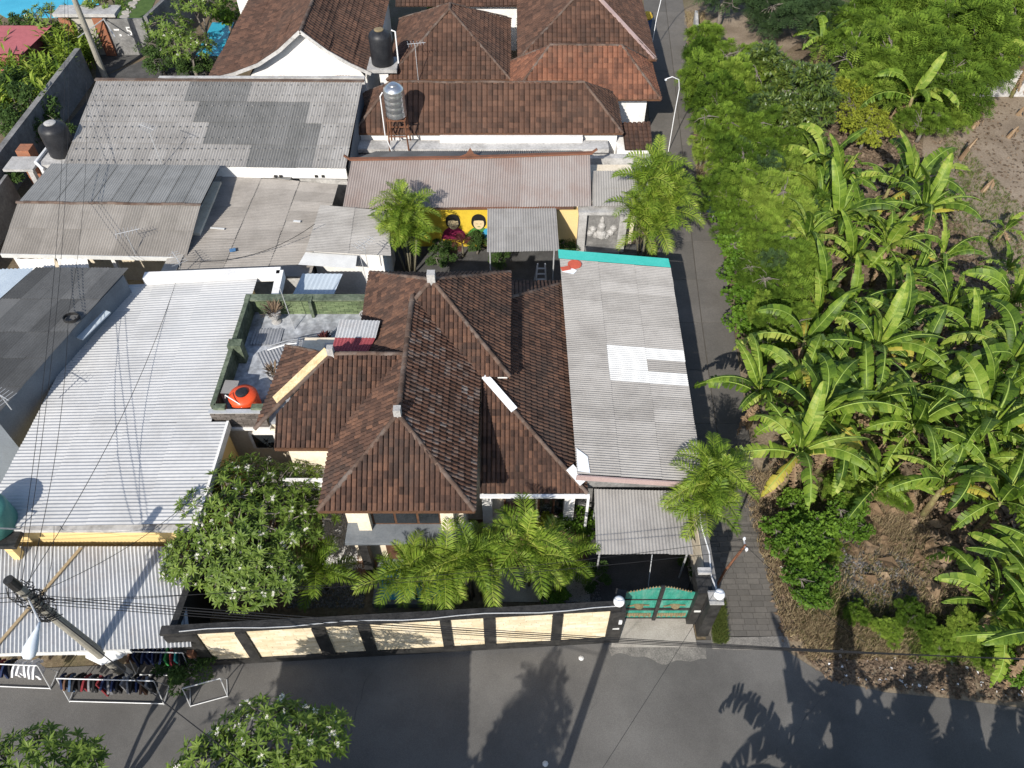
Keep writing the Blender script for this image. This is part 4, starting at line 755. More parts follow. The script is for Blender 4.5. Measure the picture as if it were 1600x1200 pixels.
# ================================================================== POLES, LAMPS, CABLES
up = thing('utility_pole', 'leaning concrete utility pole tangled with cables beside the laundry racks', 'utility pole', (-14.8, 11.2, 0))
PT = Vector((-15.65, 11.3, 7.5)); PB = Vector((-14.8, 11.2, 0))
part(up, 'shaft', 'pole_conc', lambda q: q.tube([PB, PB.lerp(PT, .5), PT], [.2, .17, .14], 14)); part(up, 'footing', 'white', lambda q: q.tube([PB, PB.lerp(PT, .07)], [.23, .22], 14)); part(up, 'head', 'black', lambda q: q.tube([PB.lerp(PT, .96), PB.lerp(PT, 1.03)], [.17, .16], 12))
def tang(q):
    for k in range(60):
        c = PB.lerp(PT, rng.uniform(.72, .95)); a_ = rng.uniform(0, 6.28); r0 = rng.uniform(.18, .4)
        q.tube([c + Vector((math.cos(a_ + t) * r0, math.sin(a_ + t) * r0, rng.uniform(-.18, .18) - .03 * t)) for t in (0, .8, 1.6, 2.4)], .016, 4)
o = part(up, 'cable_tangle', 'cable', tang); o['kind'] = 'stuff'
la = thing('street_lamp', 'pale teardrop street lamp head on an arm of the utility pole', 'lamp', (-14.9, 10.6, 6.8))
LB = P(62, 972, 6.7); LE = P(42, 1030, 6.3)
part(la, 'arm', 'galv', lambda q: q.tube([PB.lerp(PT, .9), LB], .03, 6)); part(la, 'head', 'lamp', lambda q: q.tube([LB, LB.lerp(LE, .2), LB.lerp(LE, .45), LB.lerp(LE, .7), LB.lerp(LE, .9), LE], [.03, .07, .15, .21, .2, .1], 14), True)
op = thing('utility_pole', 'concrete utility pole on the near side of the road', 'utility pole', (-.6, 2.0, 0)); part(op, 'shaft', 'pole_conc', lambda q: q.tube([(-.6, 2.0, 0), (-.6, 2.0, 8.2)], [.2, .14], 12))
ul = thing('utility_pole', 'slim tall grey pole by the brick gate house', 'utility pole', (-31.4, 57.3, 0)); part(ul, 'shaft', 'pole_conc', lambda q: q.tube([(-31.4, 57.3, 0), (-31.3, 57.4, 9)], [.24, .17], 12))
ap = thing('alley_pole', 'rusty leaning service pole at the alley corner with white insulators', 'pole', (8.1, 14.4, 0)); part(ap, 'shaft', 'rust', lambda q: q.tube([(8.1, 14.3, 0), (8.35, 14.5, 2.2), (8.75, 14.6, 4.0)], .05, 8)); part(ap, 'bracket', 'galv', lambda q: q.bar((8.75, 14.35, 3.95), (8.75, 14.9, 3.95), .05, .05))
for dy in (-.2, .25): part(ap, 'insulator', 'pvc', lambda q: q.lathe([(.05, 0), (.06, .06), (.04, .12)], (8.75, 14.6 + dy, 3.98), 8))
for (bx, by), tp, lab in ((P(1044, 238)[:2], [(0, 0, 0), (.1, .5, 2.5), (.15, .6, 4.3), (0, .5, 5.0), (-.5, .3, 5.3), (-.9, .2, 5.2)], 'thin white bent lamp pipe beside the orange roof'), (P(1015, 92)[:2], [(0, 0, 0), (.2, .5, 3), (.5, 1, 4.8), (1.1, 1.6, 5.8), (2, 2, 6.2)], 'thin white arching lamp pipe beside the tall brown roof')):
    t = thing('alley_lamp', lab, 'lamp', (bx, by, 0)); part(t, 'pipe', 'pvc', lambda q: q.tube([(bx + a_, by + b_, c_) for a_, b_, c_ in tp], .028, 6)); e_ = tp[-1]; part(t, 'lamp_head', 'lamp', lambda q: q.lathe([(.03, 0), (.08, -.05), (.07, -.08)], (bx + e_[0], by + e_[1], e_[2]), 10))
def cable(a, b_, sag, label, r=.018, n=22, group='overhead cables'):
    a = Vector(a); b_ = Vector(b_); tag(part(None, 'overhead_cable', 'cable', lambda q: q.tube([a.lerp(b_, t / n) - Vector((0, 0, sag * 4 * (t / n) * (1 - t / n))) for t in range(n + 1)], r * .7, 4)), label, 'cable', group)
pm = lambda f: PB.lerp(PT, f)
for k in range(4): cable(pm(.9 - .03 * k), (34, 8.3 + .25 * k, 7.3 - .25 * k), 1.0 + .12 * k, 'overhead cable strung along the road above the panelled wall', .018 + .008 * (k == 1))
for k in range(3): cable(pm(.92 - .04 * k), (-44, 10.4 + .2 * k, 7.2 - .2 * k), .8, 'overhead cable running along the road above the roadside shed')
cable(pm(.86), (-.6, 2.0, 7.6), .7, 'thick overhead cable slanting across the road', .028)
cable((-.6, 2, 7.5), (8.7, 14.6, 4.0), .4, 'thin overhead cable crossing the road to the alley pole', .012)
for k in range(2): cable(pm(.84 - .03 * k), (8.75, 14.4 + .45 * k, 4.0), .6, 'overhead cable from the utility pole to the alley pole', .014)
cable((8.75, 14.6, 4.0), (13.6, 12.2, .8), .3, 'service cable slanting down from the alley pole', .014)
for k in range(2): cable(pm(.97 - .03 * k), (-31.35, 57.3, 7.6 - .5 * k), 1.3 + .2 * k, 'long overhead cable crossing the white metal roof', .016)
cable(pm(.93), P(285, 408, 4.0), .9, 'overhead cable from the utility pole to the brown sheet roof', .016); cable(P(285, 408, 4.0), P(492, 350, 4.2), .8, 'drooping cable over the brown sheet roof', .02)
cable(pm(.9), (-19.9, 25.3, 5.7), .6, 'overhead cable from the utility pole to the sooty roof', .016); cable((-19.9, 25.3, 5.7), P(135, 130, 6), .7, 'overhead cable over the gable roof house', .014)
cable(pm(.88), (-12.4, 16.6, 4.2), .5, 'house service cable to the corner of the white roof', .014); cable(pm(.8), (-17.6, 15.6, 3.9), .3, 'house service cable to the yellow wall', .014)

# ================================================================== LAUNDRY
cols = {'black': (.014, .014, .016), 'navy': (.015, .025, .07), 'denim blue': (.06, .10, .17), 'dark red': (.16, .02, .025), 'white': (.68, .68, .7), 'grey': (.16, .16, .17), 'green': (.04, .22, .06), 'brown': (.10, .055, .035), 'teal': (.04, .26, .24)}
CM = {k: mat('cloth_' + k.replace(' ', '_'), [tuple(c * .7 for c in v), v], rough=.95, scale=6) for k, v in cols.items()}
GM = {}
def garment(kind):
    b = MB(); r2 = random.Random(hash(kind) % 100)
    if kind == 'shirt':
        out = [(-.06, 0), (-.2, -.05), (-.36, -.28), (-.28, -.34), (-.19, -.2), (-.2, -.7), (.2, -.7), (.19, -.2), (.28, -.34), (.36, -.28), (.2, -.05), (.06, 0)]
    elif kind == 'trousers':
        out = [(-.18, 0), (-.2, -.3), (-.21, -.9), (-.05, -.9), (0, -.3), (.05, -.9), (.21, -.9), (.2, -.3), (.18, 0)]
    else:
        out = [(-.3, 0), (-.3, -.6), (-.15, -.64), (0, -.6), (.15, -.65), (.3, -.6), (.3, 0)]
    n = len(out); A_ = [(-.03 + .015 * math.sin(i * 2.1), y, z) for i, (y, z) in enumerate(out)]; B_ = [(.03 + .02 * math.sin(i * 1.7), y, z) for i, (y, z) in enumerate(out)]
    b.add(A_ + B_, [tuple(range(n - 1, -1, -1)), tuple(range(n, 2 * n))] + [(i, (i + 1) % n, (i + 1) % n + n, i + n) for i in range(n)]); return b
def rack(a, b_, hgt, label, clothes, where, emptyr=False):
    a = Vector(a); b_ = Vector(b_); t = thing('clothes_rack', label, 'clothes rack', a.lerp(b_, .5)); d = (b_ - a).normalized(); nn = Vector((-d.y, d.x, 0)); Z = Vector((0, 0, hgt))
    part(t, 'rail', 'galv', lambda q: q.tube([a + Z, b_ + Z], .025, 6))
    for p in (a, b_): part(t, 'side_frame', 'galv', lambda q: (q.tube([p - nn * .35, p + Z, p + nn * .35], .022, 6), q.tube([p - nn * .33 + Z * .06, p + nn * .33 + Z * .06], .02, 6)))
    part(t, 'lower_rail', 'galv', lambda q: q.tube([a - nn * .33 + Z * .06, b_ - nn * .33 + Z * .06], .022, 6))
    n = len(clothes)
    for i, (kind, col) in enumerate(clothes):
        p = a.lerp(b_, (i + .7) / (n + .4)) + Z - Vector((0, 0, .06)); key = (kind, col)
        if key not in GM: GM[key] = garment(kind).mesh(kind, CM[col])
        o = bpy.data.objects.new({'shirt': 'hanging_shirt', 'trousers': 'hanging_trousers', 'cloth': 'hanging_cloth'}[kind], GM[key]); C.objects.link(o); o.location = p; o.rotation_euler = (rng.uniform(-.08, .08), rng.uniform(-.15, .15), math.atan2(d.y, d.x) + rng.uniform(-.25, .25)); s = rng.uniform(.85, 1.1); o.scale = (1.2, s, s)
        tag(o, f'{col} {kind} hanging on the {where}', {'shirt': 'shirt', 'trousers': 'trousers', 'cloth': 'cloth'}[kind], f'laundry on the {where}')
def g0(px, py): v = P(px, py, 1.5); return (v.x, v.y, 0)
r3 = random.Random(4); mixd = lambda n, cs: [(r3.choice(['shirt', 'shirt', 'trousers']), r3.choice(cs)) for _ in range(n)]
rack(g0(88, 1060), g0(240, 1064), 1.5, 'long clothes rack packed with dark clothes at the road edge', mixd(20, ['black', 'black', 'navy', 'denim blue', 'dark red', 'brown', 'grey']), 'long roadside rack')
rack(g0(-40, 1036), g0(58, 1040), 1.5, 'clothes rack holding white shirts and dark clothes beside the roadside shed', mixd(7, ['black', 'dark red', 'navy']) + [('shirt', 'white')] * 5, 'rack with white shirts')
rack(g0(196, 1018), g0(285, 1020), 1.5, 'clothes rack of dark and green washing against the white end wall', mixd(8, ['black', 'navy', 'brown']) + [('cloth', 'green'), ('shirt', 'dark red'), ('cloth', 'teal'), ('shirt', 'black')], 'rack by the white end wall')
rack(g0(278, 1068), g0(338, 1052), 1.0, 'empty folding clothes rack beside the grassy pole base', [], 'empty rack')
tag(part(None, 'parasol', 'panel_white', lambda q: q.lathe([(.95, 0), (.6, .22), (.03, .42)], P(172, 1000, 1.9), 8)), 'faded white parasol beside the utility pole', 'parasol')

# ================================================================== UPPER LEFT GARDEN
b = MB(); b.prism([P(-40, 0)[:2], P(0, -30)[:2], P(150, -30)[:2], P(157, 28)[:2], P(10, 28)[:2]], -.3, .05); struct('swimming_pool', b, 'water')
b = MB(); b.prism([P(306, 88)[:2], P(332, 36)[:2], P(366, 36)[:2], P(345, 88)[:2]], -.3, .06); struct('plunge_pool', b, 'water')
struct('pool_garden_lawn', poly([P(180, 42), P(180, -40), P(260, -40), P(225, 42)], .03), 'lawn')
for k in range(7):
    p = P(188 + k * 5 + (k % 2) * 2, 34 - k * 7); tag(part(None, 'stepping_stone', 'conc', lambda q: q.lathe([(.45, 0), (.42, .09)], p, 8)), 'round pale stepping stone across the small lawn', 'stepping stone', 'stepping stones on the lawn')
struct('side_lane', poly([P(150, 125), P(225, 88), P(255, 60), P(150, 60)], .03), 'conc_dark')
tag(part(None, 'lane_wall', 'wall_grey', lambda q: q.prism([(-32.6, 36), (-32.2, 36), (-32.2, 57), (-32.6, 57)], 0, 2.6)), 'dark stained wall running beside the lush ginger garden', 'wall')
tag(part(None, 'lane_fence_wall', 'wall_grey', lambda q: q.bar((-31, 28, 1.2), (-31, 41, 1.2), .2, 2.4)), 'dark wall beside the gable roof house', 'wall')
gh = thing('gate_house', 'brick pillared gateway with a concrete lintel and grey gate', 'gateway', (-33, 62, 0))
part(gh, 'lintel', 'cement', lambda q: q.box((-35.4, 60.8, 3.2), (-30.6, 62.4, 3.45)))
for x in (-35.2, -32.6): 
    pl = part(gh, 'pillar', 'brick', lambda q: q.box((x, 61, 0), (x + .8, 62, 3.2)))
part(gh, 'panel', 'conc', lambda q: q.box((-34.4, 61.2, 0), (-32.6, 61.4, 3.0)))
part(gh, 'gate_leaf', 'wall_grey', lambda q: q.box((-31.8, 61.2, 0), (-28.8, 61.35, 2.9)))
part(gh, 'stay', 'galv', lambda q: (q.bar((-31.7, 61, 3.0), (-30.2, 58.8, 2.6), .06, .06), q.bar((-33.5, 59.5, 2.2), (-31.6, 61.1, 3.0), .06, .06)))
cu = bpy.data.curves.new('gate_number', 'FONT'); cu.body = '5'; cu.size = 1.0; cu.extrude = .004; to = bpy.data.objects.new('gate_number', cu); C.objects.link(to)
bpy.context.view_layer.update(); tm = bpy.data.meshes.new_from_object(to); bpy.data.objects.remove(to); tm.materials.clear(); tm.materials.append(M['white'])
to = bpy.data.objects.new('gate_number', tm); C.objects.link(to); to.location = (-30.4, 61.19, 1.6); to.rotation_euler = (R(90), 0, 0); attach(to, gh)
part(gh, 'gate_mark', 'white', lambda q: (q.box((-31.3, 61.18, 2.0), (-30.9, 61.195, 2.12)), q.box((-31.0, 61.18, 1.55), (-30.85, 61.195, 1.7))))
tag(part(None, 'garden_boundary_wall', 'wall_grey', lambda q: q.bar((-28.6, 61.4, 1.5), (-25.5, 80, 1.5), .3, 3)), 'tall dark wall between the small lawn and the plunge pool', 'wall')
tag(part(None, 'red_roof_shed', 'pink', lambda q: (q.add([(-42, 60.5, 2.7), (-35.6, 60.5, 2.7), (-36.4, 56.5, 2.4), (-42.5, 56.5, 2.4)], [(0, 1, 2, 3)]), q.box((-42, 56.9, 0), (-36.6, 60.3, 2.35)))), 'low shed with flat faded red roof among the ginger plants', 'shed')
bpy.data.objects['red_roof_shed'].data.materials[0] = plain('faded_red_roof', (.36, .11, .12))
bf = thing('brick_chimney', 'short brick stack with a concrete cap beside the lane wall', 'chimney', (-29, 41, 0)); part(bf, 'stack', 'brick', lambda q: q.box((-30.4, 42, 0), (-29.6, 42.8, 3.4))); part(bf, 'cap', 'cement', lambda q: q.box((-30.6, 40.4, 3.0), (-28.8, 41.8, 3.15))); part(bf, 'post', 'cement', lambda q: q.box((-29.3, 40.6, 0), (-29.0, 40.9, 3.0)))
# alley odds and ends
bb_ = thing('blue_board', 'navy blue rounded board with white rim leaning by the alley hedge', 'board', P(1103, 345)); v = P(1103, 345)
part(bb_, 'panel', plain('navy_panel', (.012, .02, .06), .4), lambda q: q.prism([(v.x - .6 + .6 * (1 + math.cos(R(a_))) , v.y + .5 * math.sin(R(a_)) * 1.6) for a_ in range(0, 360, 24)], 1.2, 1.3)); part(bb_, 'leg', 'galv', lambda q: (q.bar((v.x - .4, v.y, .05), (v.x - .4, v.y + .3, 1.2), .05, .05), q.bar((v.x + .4, v.y, .05), (v.x + .4, v.y + .3, 1.2), .05, .05)))
v = P(1008, 50); bn = thing('rubbish_bin', 'blue bin with yellow sack beside the tall brown house', 'bin', v); part(bn, 'body', plain('blue_bin', (.05, .1, .2)), lambda q: q.lathe([(.4, 0), (.5, 1.1), (.55, 1.15), (.45, 1.15)], v, 14)); part(bn, 'sack', plain('yellow_sack', (.6, .4, .05)), lambda q: q.lathe([(.4, 1.1), (.5, 1.3), (.3, 1.6), (.05, 1.7)], v, 10))
for (px, py, x2, y2), h_, lab in (((1088, 100, 1085, 35), 1.0, 'low grey wall slab along the upper alley'), ((1520, 150, 1640, 150), 2.0, 'pale weathered wall at the end of the bare field')):
    a_, b_ = P(px, py), P(x2, y2); tag(part(None, 'field_wall', 'wall_old', lambda q: q.bar(a_ + Vector((0, 0, h_ / 2)), b_ + Vector((0, 0, h_ / 2)), .25, h_)), lab, 'wall')
for p, r0, lab in ((P(908, 1029), .1, 'white bag lying on the asphalt'), (P(852, 1194), .1, 'white dish lying on the asphalt in shadow')):
    tag(part(None, 'road_litter', 'panel_white', lambda q: q.lathe([(r0, 0), (r0 * 1.1, .02), (r0 * .5, .05), (.01, .06)], (p.x, p.y, .03), 7)), lab, 'litter')
# near side of the road: houses whose shadow falls on the asphalt
nh = thing('near_side_house', 'two storey tile roofed house on the near side of the road', 'house', (-9, -2, 0)); wallbox(nh, (-12.2, -6, 0), (-6.0, 2.2, 7.0), 'white')
hip(nh, -12.7, -5.5, -6.6, 2.85, 7.0, 2.4, 'tile_back', 'flrb', .6, False, w=.4, l=.45)

# ================================================================== PLANTS
def leaf_quad(q, p, d, up, L_, W_, r=None, fold=.25, droop=.2, m=0):
    s = d.cross(up); s = s.normalized() if s.length > 1e-4 else Vector((1, 0, 0)); u = s.cross(d).normalized()
    m1 = p + d * L_ * .5; tp = p + d * L_ - u * L_ * droop
    q.add([p, m1 - s * W_ + u * W_ * fold, tp, m1 + s * W_ + u * W_ * fold, m1], [(0, 1, 4), (1, 2, 4), (0, 4, 3), (4, 2, 3)], r, m)
def rdir(r, zmin=-1):
    while True:
        v = Vector((r.uniform(-1, 1), r.uniform(-1, 1), r.uniform(-1, 1)))
        if .1 < v.length < 1 and v.z / v.length >= zmin: return v.normalized()
# ---- banana
def banana_leaf(seed, a0, bend, tear, L_=3.15, W_=.33, dry=False):
    r = random.Random(seed); q = MB(); n = 21; p = Vector((0, 0, 0)); ang = R(a0); pts = [p.copy()]; an = [ang]
    for i in range(n + 2):
        t = i / (n + 1); ang = R(a0 - bend * t ** 1.35); st = L_ / (n + 2); p = p + Vector((math.cos(ang), 0, math.sin(ang))) * st; pts.append(p.copy()); an.append(ang)
    wp = lambda t: W_ * (max(0, math.sin(math.pi * min(1, t * .93 + .07) ** .75)) ** .55) * (1 if t < .97 else .4)
    tw = r.uniform(-.35, .35)
    for s in (-1, 1):
        dr = r.uniform(.05, .3); grp = dr
        for i in range(2, n + 2):
            t0 = (i - 2) / n; t1 = (i - 1) / n
            if r.random() < tear: grp = dr + r.uniform(-.25, .55) * (1 + tear)
            torn = r.random() < tear
            def pt(k, t, f, gapd):
                u = Vector((-math.sin(an[k]), 0, math.cos(an[k]))); d = Vector((math.cos(an[k]), 0, math.sin(an[k]))); wv = wp(t) * f
                return pts[k] + Vector((0, s, 0)) * wv * math.cos(grp + tw * s) + u * (wv * (.22 - .0 if f < .6 else .02) - wv * math.sin(grp + tw * s) * (1.1 if f > .6 else .4)) + d * (wv * .38 + gapd)
            g1 = -L_ / n * .32 if torn else 0; sh = r.uniform(.9, 1.0) if tear > .1 else 1
            a_, b_, c_, d_, e_, f_ = pts[i], pts[i + 1], pt(i, t0, .5 * sh, 0), pt(i + 1, t1, .5 * sh, g1 * .4), pt(i, t0, sh, 0), pt(i + 1, t1, sh, g1)
            rr_ = min(1, max(0, .42 + r.uniform(-.32, .36) + .12 * s)); q.add([a_, b_, d_, c_, f_, e_], [(0, 1, 2, 3), (3, 2, 4, 5)], rr_)
    vs = []; 
    for k, c in enumerate(pts[:-1]):
        wv = .035 * (1 - k / len(pts)) + .006; vs += [c + Vector((0, -wv, .012)), c + Vector((0, wv, .012)), c + Vector((0, 0, -wv))]
    q.add(vs, [(3 * k, 3 * k + 1, 3 * k + 4, 3 * k + 3) for k in range(len(pts) - 2)] + [(3 * k + 1, 3 * k + 2, 3 * k + 5, 3 * k + 4) for k in range(len(pts) - 2)] + [(3 * k + 2, 3 * k, 3 * k + 3, 3 * k + 5) for k in range(len(pts) - 2)], .5, 0 if dry else 1)
    return q
BL_ = []
for i, (a0, bd, te) in enumerate([(82, 45, .04), (76, 85, .12), (70, 110, .25), (62, 115, .5), (58, 135, .35), (48, 115, .75), (38, 110, .6), (28, 95, .85), (62, 95, .15), (52, 140, .9), (18, 90, .8), (68, 105, .7)]):
    BL_.append(banana_leaf(20 + i, a0, bd, te).mesh('leaf', ['ban', 'rib'], True))
BY_ = [banana_leaf(50, 40, 100, .3).mesh('leaf', ['ban_yel', 'rib'], True), banana_leaf(51, 20, 90, .4).mesh('leaf', ['ban_yel', 'rib'], True)]
BD_ = [banana_leaf(60 + k, -35 - 18 * k, 45, .8, 1.9, .2, True).mesh('dead_leaf', 'ban_dry') for k in range(3)]
SP_ = MB(); SP_.tube([(0, 0, 0), (.02, 0, .7), (.06, 0, 1.5), (.12, 0, 2.0)], [.03, .06, .035, .006], 6, .8); SPM = SP_.mesh('rolled_leaf', 'ban', True)
def put(me, name, parent, loc, rot, sc):
    o = bpy.data.objects.new(name, me); C.objects.link(o); o.parent = parent; o.location = loc; o.rotation_euler = rot; o.scale = sc if hasattr(sc, '__len__') else (sc,) * 3; return o
BLAB = 'tall leafy banana plant in the dense plantation'; BG = 'banana plants of the plantation'
def banana(seed, hgt, nl, ndead, yel=0, spear=True, sc=1.0):
    r = random.Random(seed); t = thing('banana_plant', BLAB, 'banana plant', (0, 0, 0), BG); ln = r.uniform(-.12, .12)
    b = MB(); b.tube([(0, 0, 0), (ln * .3, 0, hgt * .5), (ln, 0, hgt)], [.16, .12, .075], 9); o = b.build('stem', 'stem', t, True)
    a = r.uniform(0, 6.28)
    for i in range(nl):
        f = i / max(1, nl - 1); k = min(11, int(f * 11 + r.uniform(-1.5, 1.5))) if f > 0 else r.choice((0, 1, 8)); k = max(0, k); a += 2.4 + r.uniform(-.4, .4)
        me = BY_[i % 2] if (i >= nl - yel) else BL_[k]
        put(me, 'leaf', t, (ln + .05 * math.cos(a), .05 * math.sin(a), hgt - .12 * f), (r.uniform(-.3, .3), 0, a), sc * r.uniform(.82, 1.12) * (.8 if f > .85 else 1))
    for i in range(ndead): put(BD_[i % 3], 'dead_leaf', t, (ln * .8, 0, hgt * r.uniform(.75, .95)), (r.uniform(-.4, .4), 0, r.uniform(0, 6.28)), r.uniform(.7, 1.1))
    if spear: put(SPM, 'rolled_leaf', t, (ln, 0, hgt - .1), (r.uniform(-.15, .15), r.uniform(-.15, .15), r.uniform(0, 6)), r.uniform(.8, 1.1))
    return t
protos = [banana(101, 2.2, 10, 5, 1), banana(102, 2.6, 11, 6, 2), banana(103, 1.8, 9, 4, 0), banana(104, 2.1, 8, 6, 1, False), banana(105, 1.5, 7, 1, 0, True, .8), banana(106, 2.5, 12, 4, 0)]
used = set()
def place(idx, loc, rz, sc, label=None, group=None):
    t = protos[idx]
    if idx in used: return copy_tree(t, loc, rz, sc, label, group)
    used.add(idx); PK[t.name] = [(c, kids(c)) for c in kids(t)]
    t.location = loc; t.rotation_euler = (0, 0, rz); t.scale = (sc,) * 3
    if label: t['label'] = label
    return t
bp_ = [(1187, 615), (1268, 668), (1300, 590), (1262, 535), (1340, 520), (1423, 683), (1510, 715), (1517, 537), (1397, 457), (1567, 583), (1487, 470), (1433, 577), (1393, 285), (1352, 330), (1436, 345), (1476, 396), (1340, 395), (1300, 440), (1262, 375), (1310, 345), (1385, 395), (1540, 640), (1590, 690), (1350, 640), (1380, 740), (1475, 760), (1560, 790), (1594, 850), (1590, 920), (1300, 690), (1240, 720), (1250, 610), (1450, 630), (1600, 520), (1575, 480), (1440, 420), (1360, 560), (1480, 600), (1650, 620), (1660, 740), (1650, 900), (1320, 270), (1290, 300), (1530, 690), (1330, 480), (1620, 1000), (1410, 520), (1510, 620), (1290, 640), (1330, 600), (1225, 660), (1390, 640), (1460, 520), (1545, 500), (1420, 300), (1365, 300), (1330, 240), (1290, 260), (1300, 395), (1470, 690), (1570, 730), (1440, 740), (1535, 560), (1610, 610), (1370, 430), (1430, 460), (1285, 480), (1335, 690), (1520, 850), (1560, 950), (1605, 990), (1500, 905), (1610, 900), (1545, 880)]
bp_ = [p for k, p in enumerate(bp_) if k < 48 or k % 3 == 0]
for i, (px, py) in enumerate(bp_):
    v = P(px, py, 2.4); place(rng.randrange(6) if i > 5 else i, (v.x, v.y, 0), rng.uniform(0, 6.28), rng.uniform(.9, 1.3))
for (px, py), idx, sc, lab in (((1424, 165), 3, 1.25, 'ragged banana plant with brown hanging leaves at the top of the bare field'), ((1283, 78), 3, 1.1, 'half withered banana plant beside the dark round bushes'), ((1475, 305), 4, .8, 'small banana plant at the edge of the bare soil'), ((1583, 335), 4, .6, 'tiny banana sucker alone on the bare soil'), ((1600, 112), 1, 1.0, 'banana plant with yellow leaves in front of the field wall'), ((1590, 400), 4, .7, 'young banana plant near the field edge'), ((1270, 255), 3, .9, 'banana plant with dry stem beside the glossy dark tree')):
    v = P(px, py, 2.0); place(idx, (v.x, v.y, 0), rng.uniform(0, 6.28), sc, lab, 'single banana plants')
# across the road, throwing the leafy shadow over the asphalt
for i, (x, y) in enumerate(((8.4, 3.0), (10.0, 3.5), (11.8, 3.0), (13.4, 3.5), (15.2, 3.0), (17.0, 3.3), (10.9, 1.6), (14.2, 1.6), (12.6, 1.2))): place((i * 5 + 1) % 6, (x, y, 0), 1.1 * i + .4, 1.4, 'banana plant on the near side of the road', 'banana plants across the road')
# stumps on the field
for i, (px, py, h_, ln) in enumerate(((1500, 250, 1.6, .5), (1520, 200, 1.2, .3), (1575, 215, .8, .4), (1480, 330, 1.1, .2), (1535, 300, .9, .35), (1385, 205, 1.7, .1), (1370, 215, 1.4, -.2), (1510, 165, .7, -.3), (1590, 180, .6, .2))):
    v = P(px, py); b = MB(); b.tube([(0, 0, 0), (ln * .4, 0, h_ * .6), (ln, .1, h_)], [.17, .13, .05], 8)
    for k in range(7):
        a = rng.uniform(0, 6.28); z = rng.uniform(.3, 1) * h_; leaf_quad(b, Vector((ln * z / h_, 0, z)), Vector((math.cos(a), math.sin(a), -1.2)).normalized(), Vector((0, 0, 1)), .6, .1)
    tag(b.build('banana_stump', 'ban_dry', loc=v), 'dried banana stump standing on the bare soil', 'stump', 'dry banana stumps')
# ---- palm fronds
def frond(seed, L_=2.0, a0=70, bend=90, n=24, ll=.64, w=.026):
    r = random.Random(seed); q = MB(); p = Vector((0, 0, 0)); pts = [p.copy()]; an = [R(a0)]
    for i in range(n):
        t = i / n; ang = R(a0 - bend * t ** 1.2); p = p + Vector((math.cos(ang), 0, math.sin(ang))) * L_ / n; pts.append(p.copy()); an.append(ang)
    q.tube(pts[::2], [.028 * (1 - k / (len(pts) / 2 + .5)) + .006 for k in range(len(pts[::2]))], 5, .9)
    for i in range(4, n + 1):
        t = i / n; le = ll * (math.sin(math.pi * (t * .82 + .12)) ** .6)
        d0 = Vector((math.cos(an[i]), 0, math.sin(an[i]))); u = Vector((-math.sin(an[i]), 0, math.cos(an[i])))
        for s in (-1, 1):
            for sub in ((0, .5) if i % 2 else (0,)):
                d = (d0 * (.5 + .5 * t) + Vector((0, s, 0)) + u * (.45 + r.uniform(-.18, .18))).normalized(); le2 = le * r.uniform(.85, 1.1); b0 = pts[i] - d0 * sub * L_ / n
                m1 = b0 + d * le2 * .5; tp = b0 + d * le2 - Vector((0, 0, .22 * le2)); wv = d0 * w
                q.add([b0 - wv * .4, b0 + wv * .4, m1 + wv, m1 - wv, tp], [(0, 1, 2, 3), (3, 2, 4)], min(1, max(0, r.gauss(.5, .2))))
    return q.mesh('frond', 'palm')
FR = [frond(1, 2.0, 78, 70), frond(2, 2.1, 65, 100), frond(3, 1.9, 50, 95), frond(4, 2.0, 35, 85), frond(5, 1.7, 85, 45), frond(6, 1.8, 20, 70)]
def palm(label, base, stems, sc=1.0, nf=7, seed=0):
    r = random.Random(seed); t = thing('areca_palm', label, 'palm', base)
    for dx, dy, h_ in stems:
        top = Vector((base[0] + dx * 1.25, base[1] + dy * 1.25, base[2] + h_)); b0 = Vector((base[0] + dx * .5, base[1] + dy * .5, base[2]))
        b = MB(); b.tube([b0, b0.lerp(top, .6), b0.lerp(top, .75), top], [.07, .055, .075, .04], 8); b.build('stem', 'palm_trunk', t, True); a = r.uniform(0, 6)
        for k in range(nf):
            a += 2.4 + r.uniform(-.3, .3); f = k / nf; me = FR[(4, 0, 1, 1, 2, 3, 2, 5, 3)[min(8, int(f * 9))]]
            o = bpy.data.objects.new('frond', me); C.objects.link(o); o.parent = t; o.matrix_parent_inverse = wm(t).inverted()
            o.location = top - Vector((0, 0, .1 * f)); o.rotation_euler = (r.uniform(-.2, .2), 0, a); s = sc * r.uniform(.85, 1.15); o.scale = (s, s, s)
    return t
def gp(px, py, z): v = P(px, py, z); return (v.x, v.y, 0)
palm('bushy areca palm clump in front of the mural', gp(632, 345, 3.6), [(-.3, 0, 3.6), (.3, .2, 3.9), (0, -.4, 3.0), (.5, -.4, 2.8), (-.6, -.2, 2.9), (-.2, .5, 4.2), (.1, .1, 3.3)], .85, 10, 1)
palm('large yellowish areca palm clump beside the alley and the stone relief', gp(1022, 305, 4.2), [(-.5, .4, 4.6), (.5, .5, 4.4), (0, -.2, 3.9), (-.8, -.5, 3.4), (.9, -.4, 3.6), (.2, -1.0, 3.0), (.1, 1.0, 5.0), (-.3, -.9, 2.4), (.7, .1, 4.0)], 1.0, 11, 2)
palm('feathery areca palm leaning over the alley by the carport', gp(1110, 745, 3.6), [(0, .2, 3.9), (-.3, -.3, 3.3), (.3, -.2, 3.5), (-.2, -.9, 2.8), (.1, -.5, 3.1)], .9, 10, 3)
palm('wide areca palm with broad fronds over the garden pond', gp(735, 872, 3.2), [(0, 0, 3.3), (-.8, -.1, 2.9), (.7, 0, 3.0), (-.2, -.3, 2.4)], .92, 9, 4)
palm('areca palm leaning toward the road beside the blue pond', gp(642, 890, 2.6), [(0, 0, 2.7), (-.5, -.2, 2.3), (.4, -.2, 2.2)], .8, 8, 5)
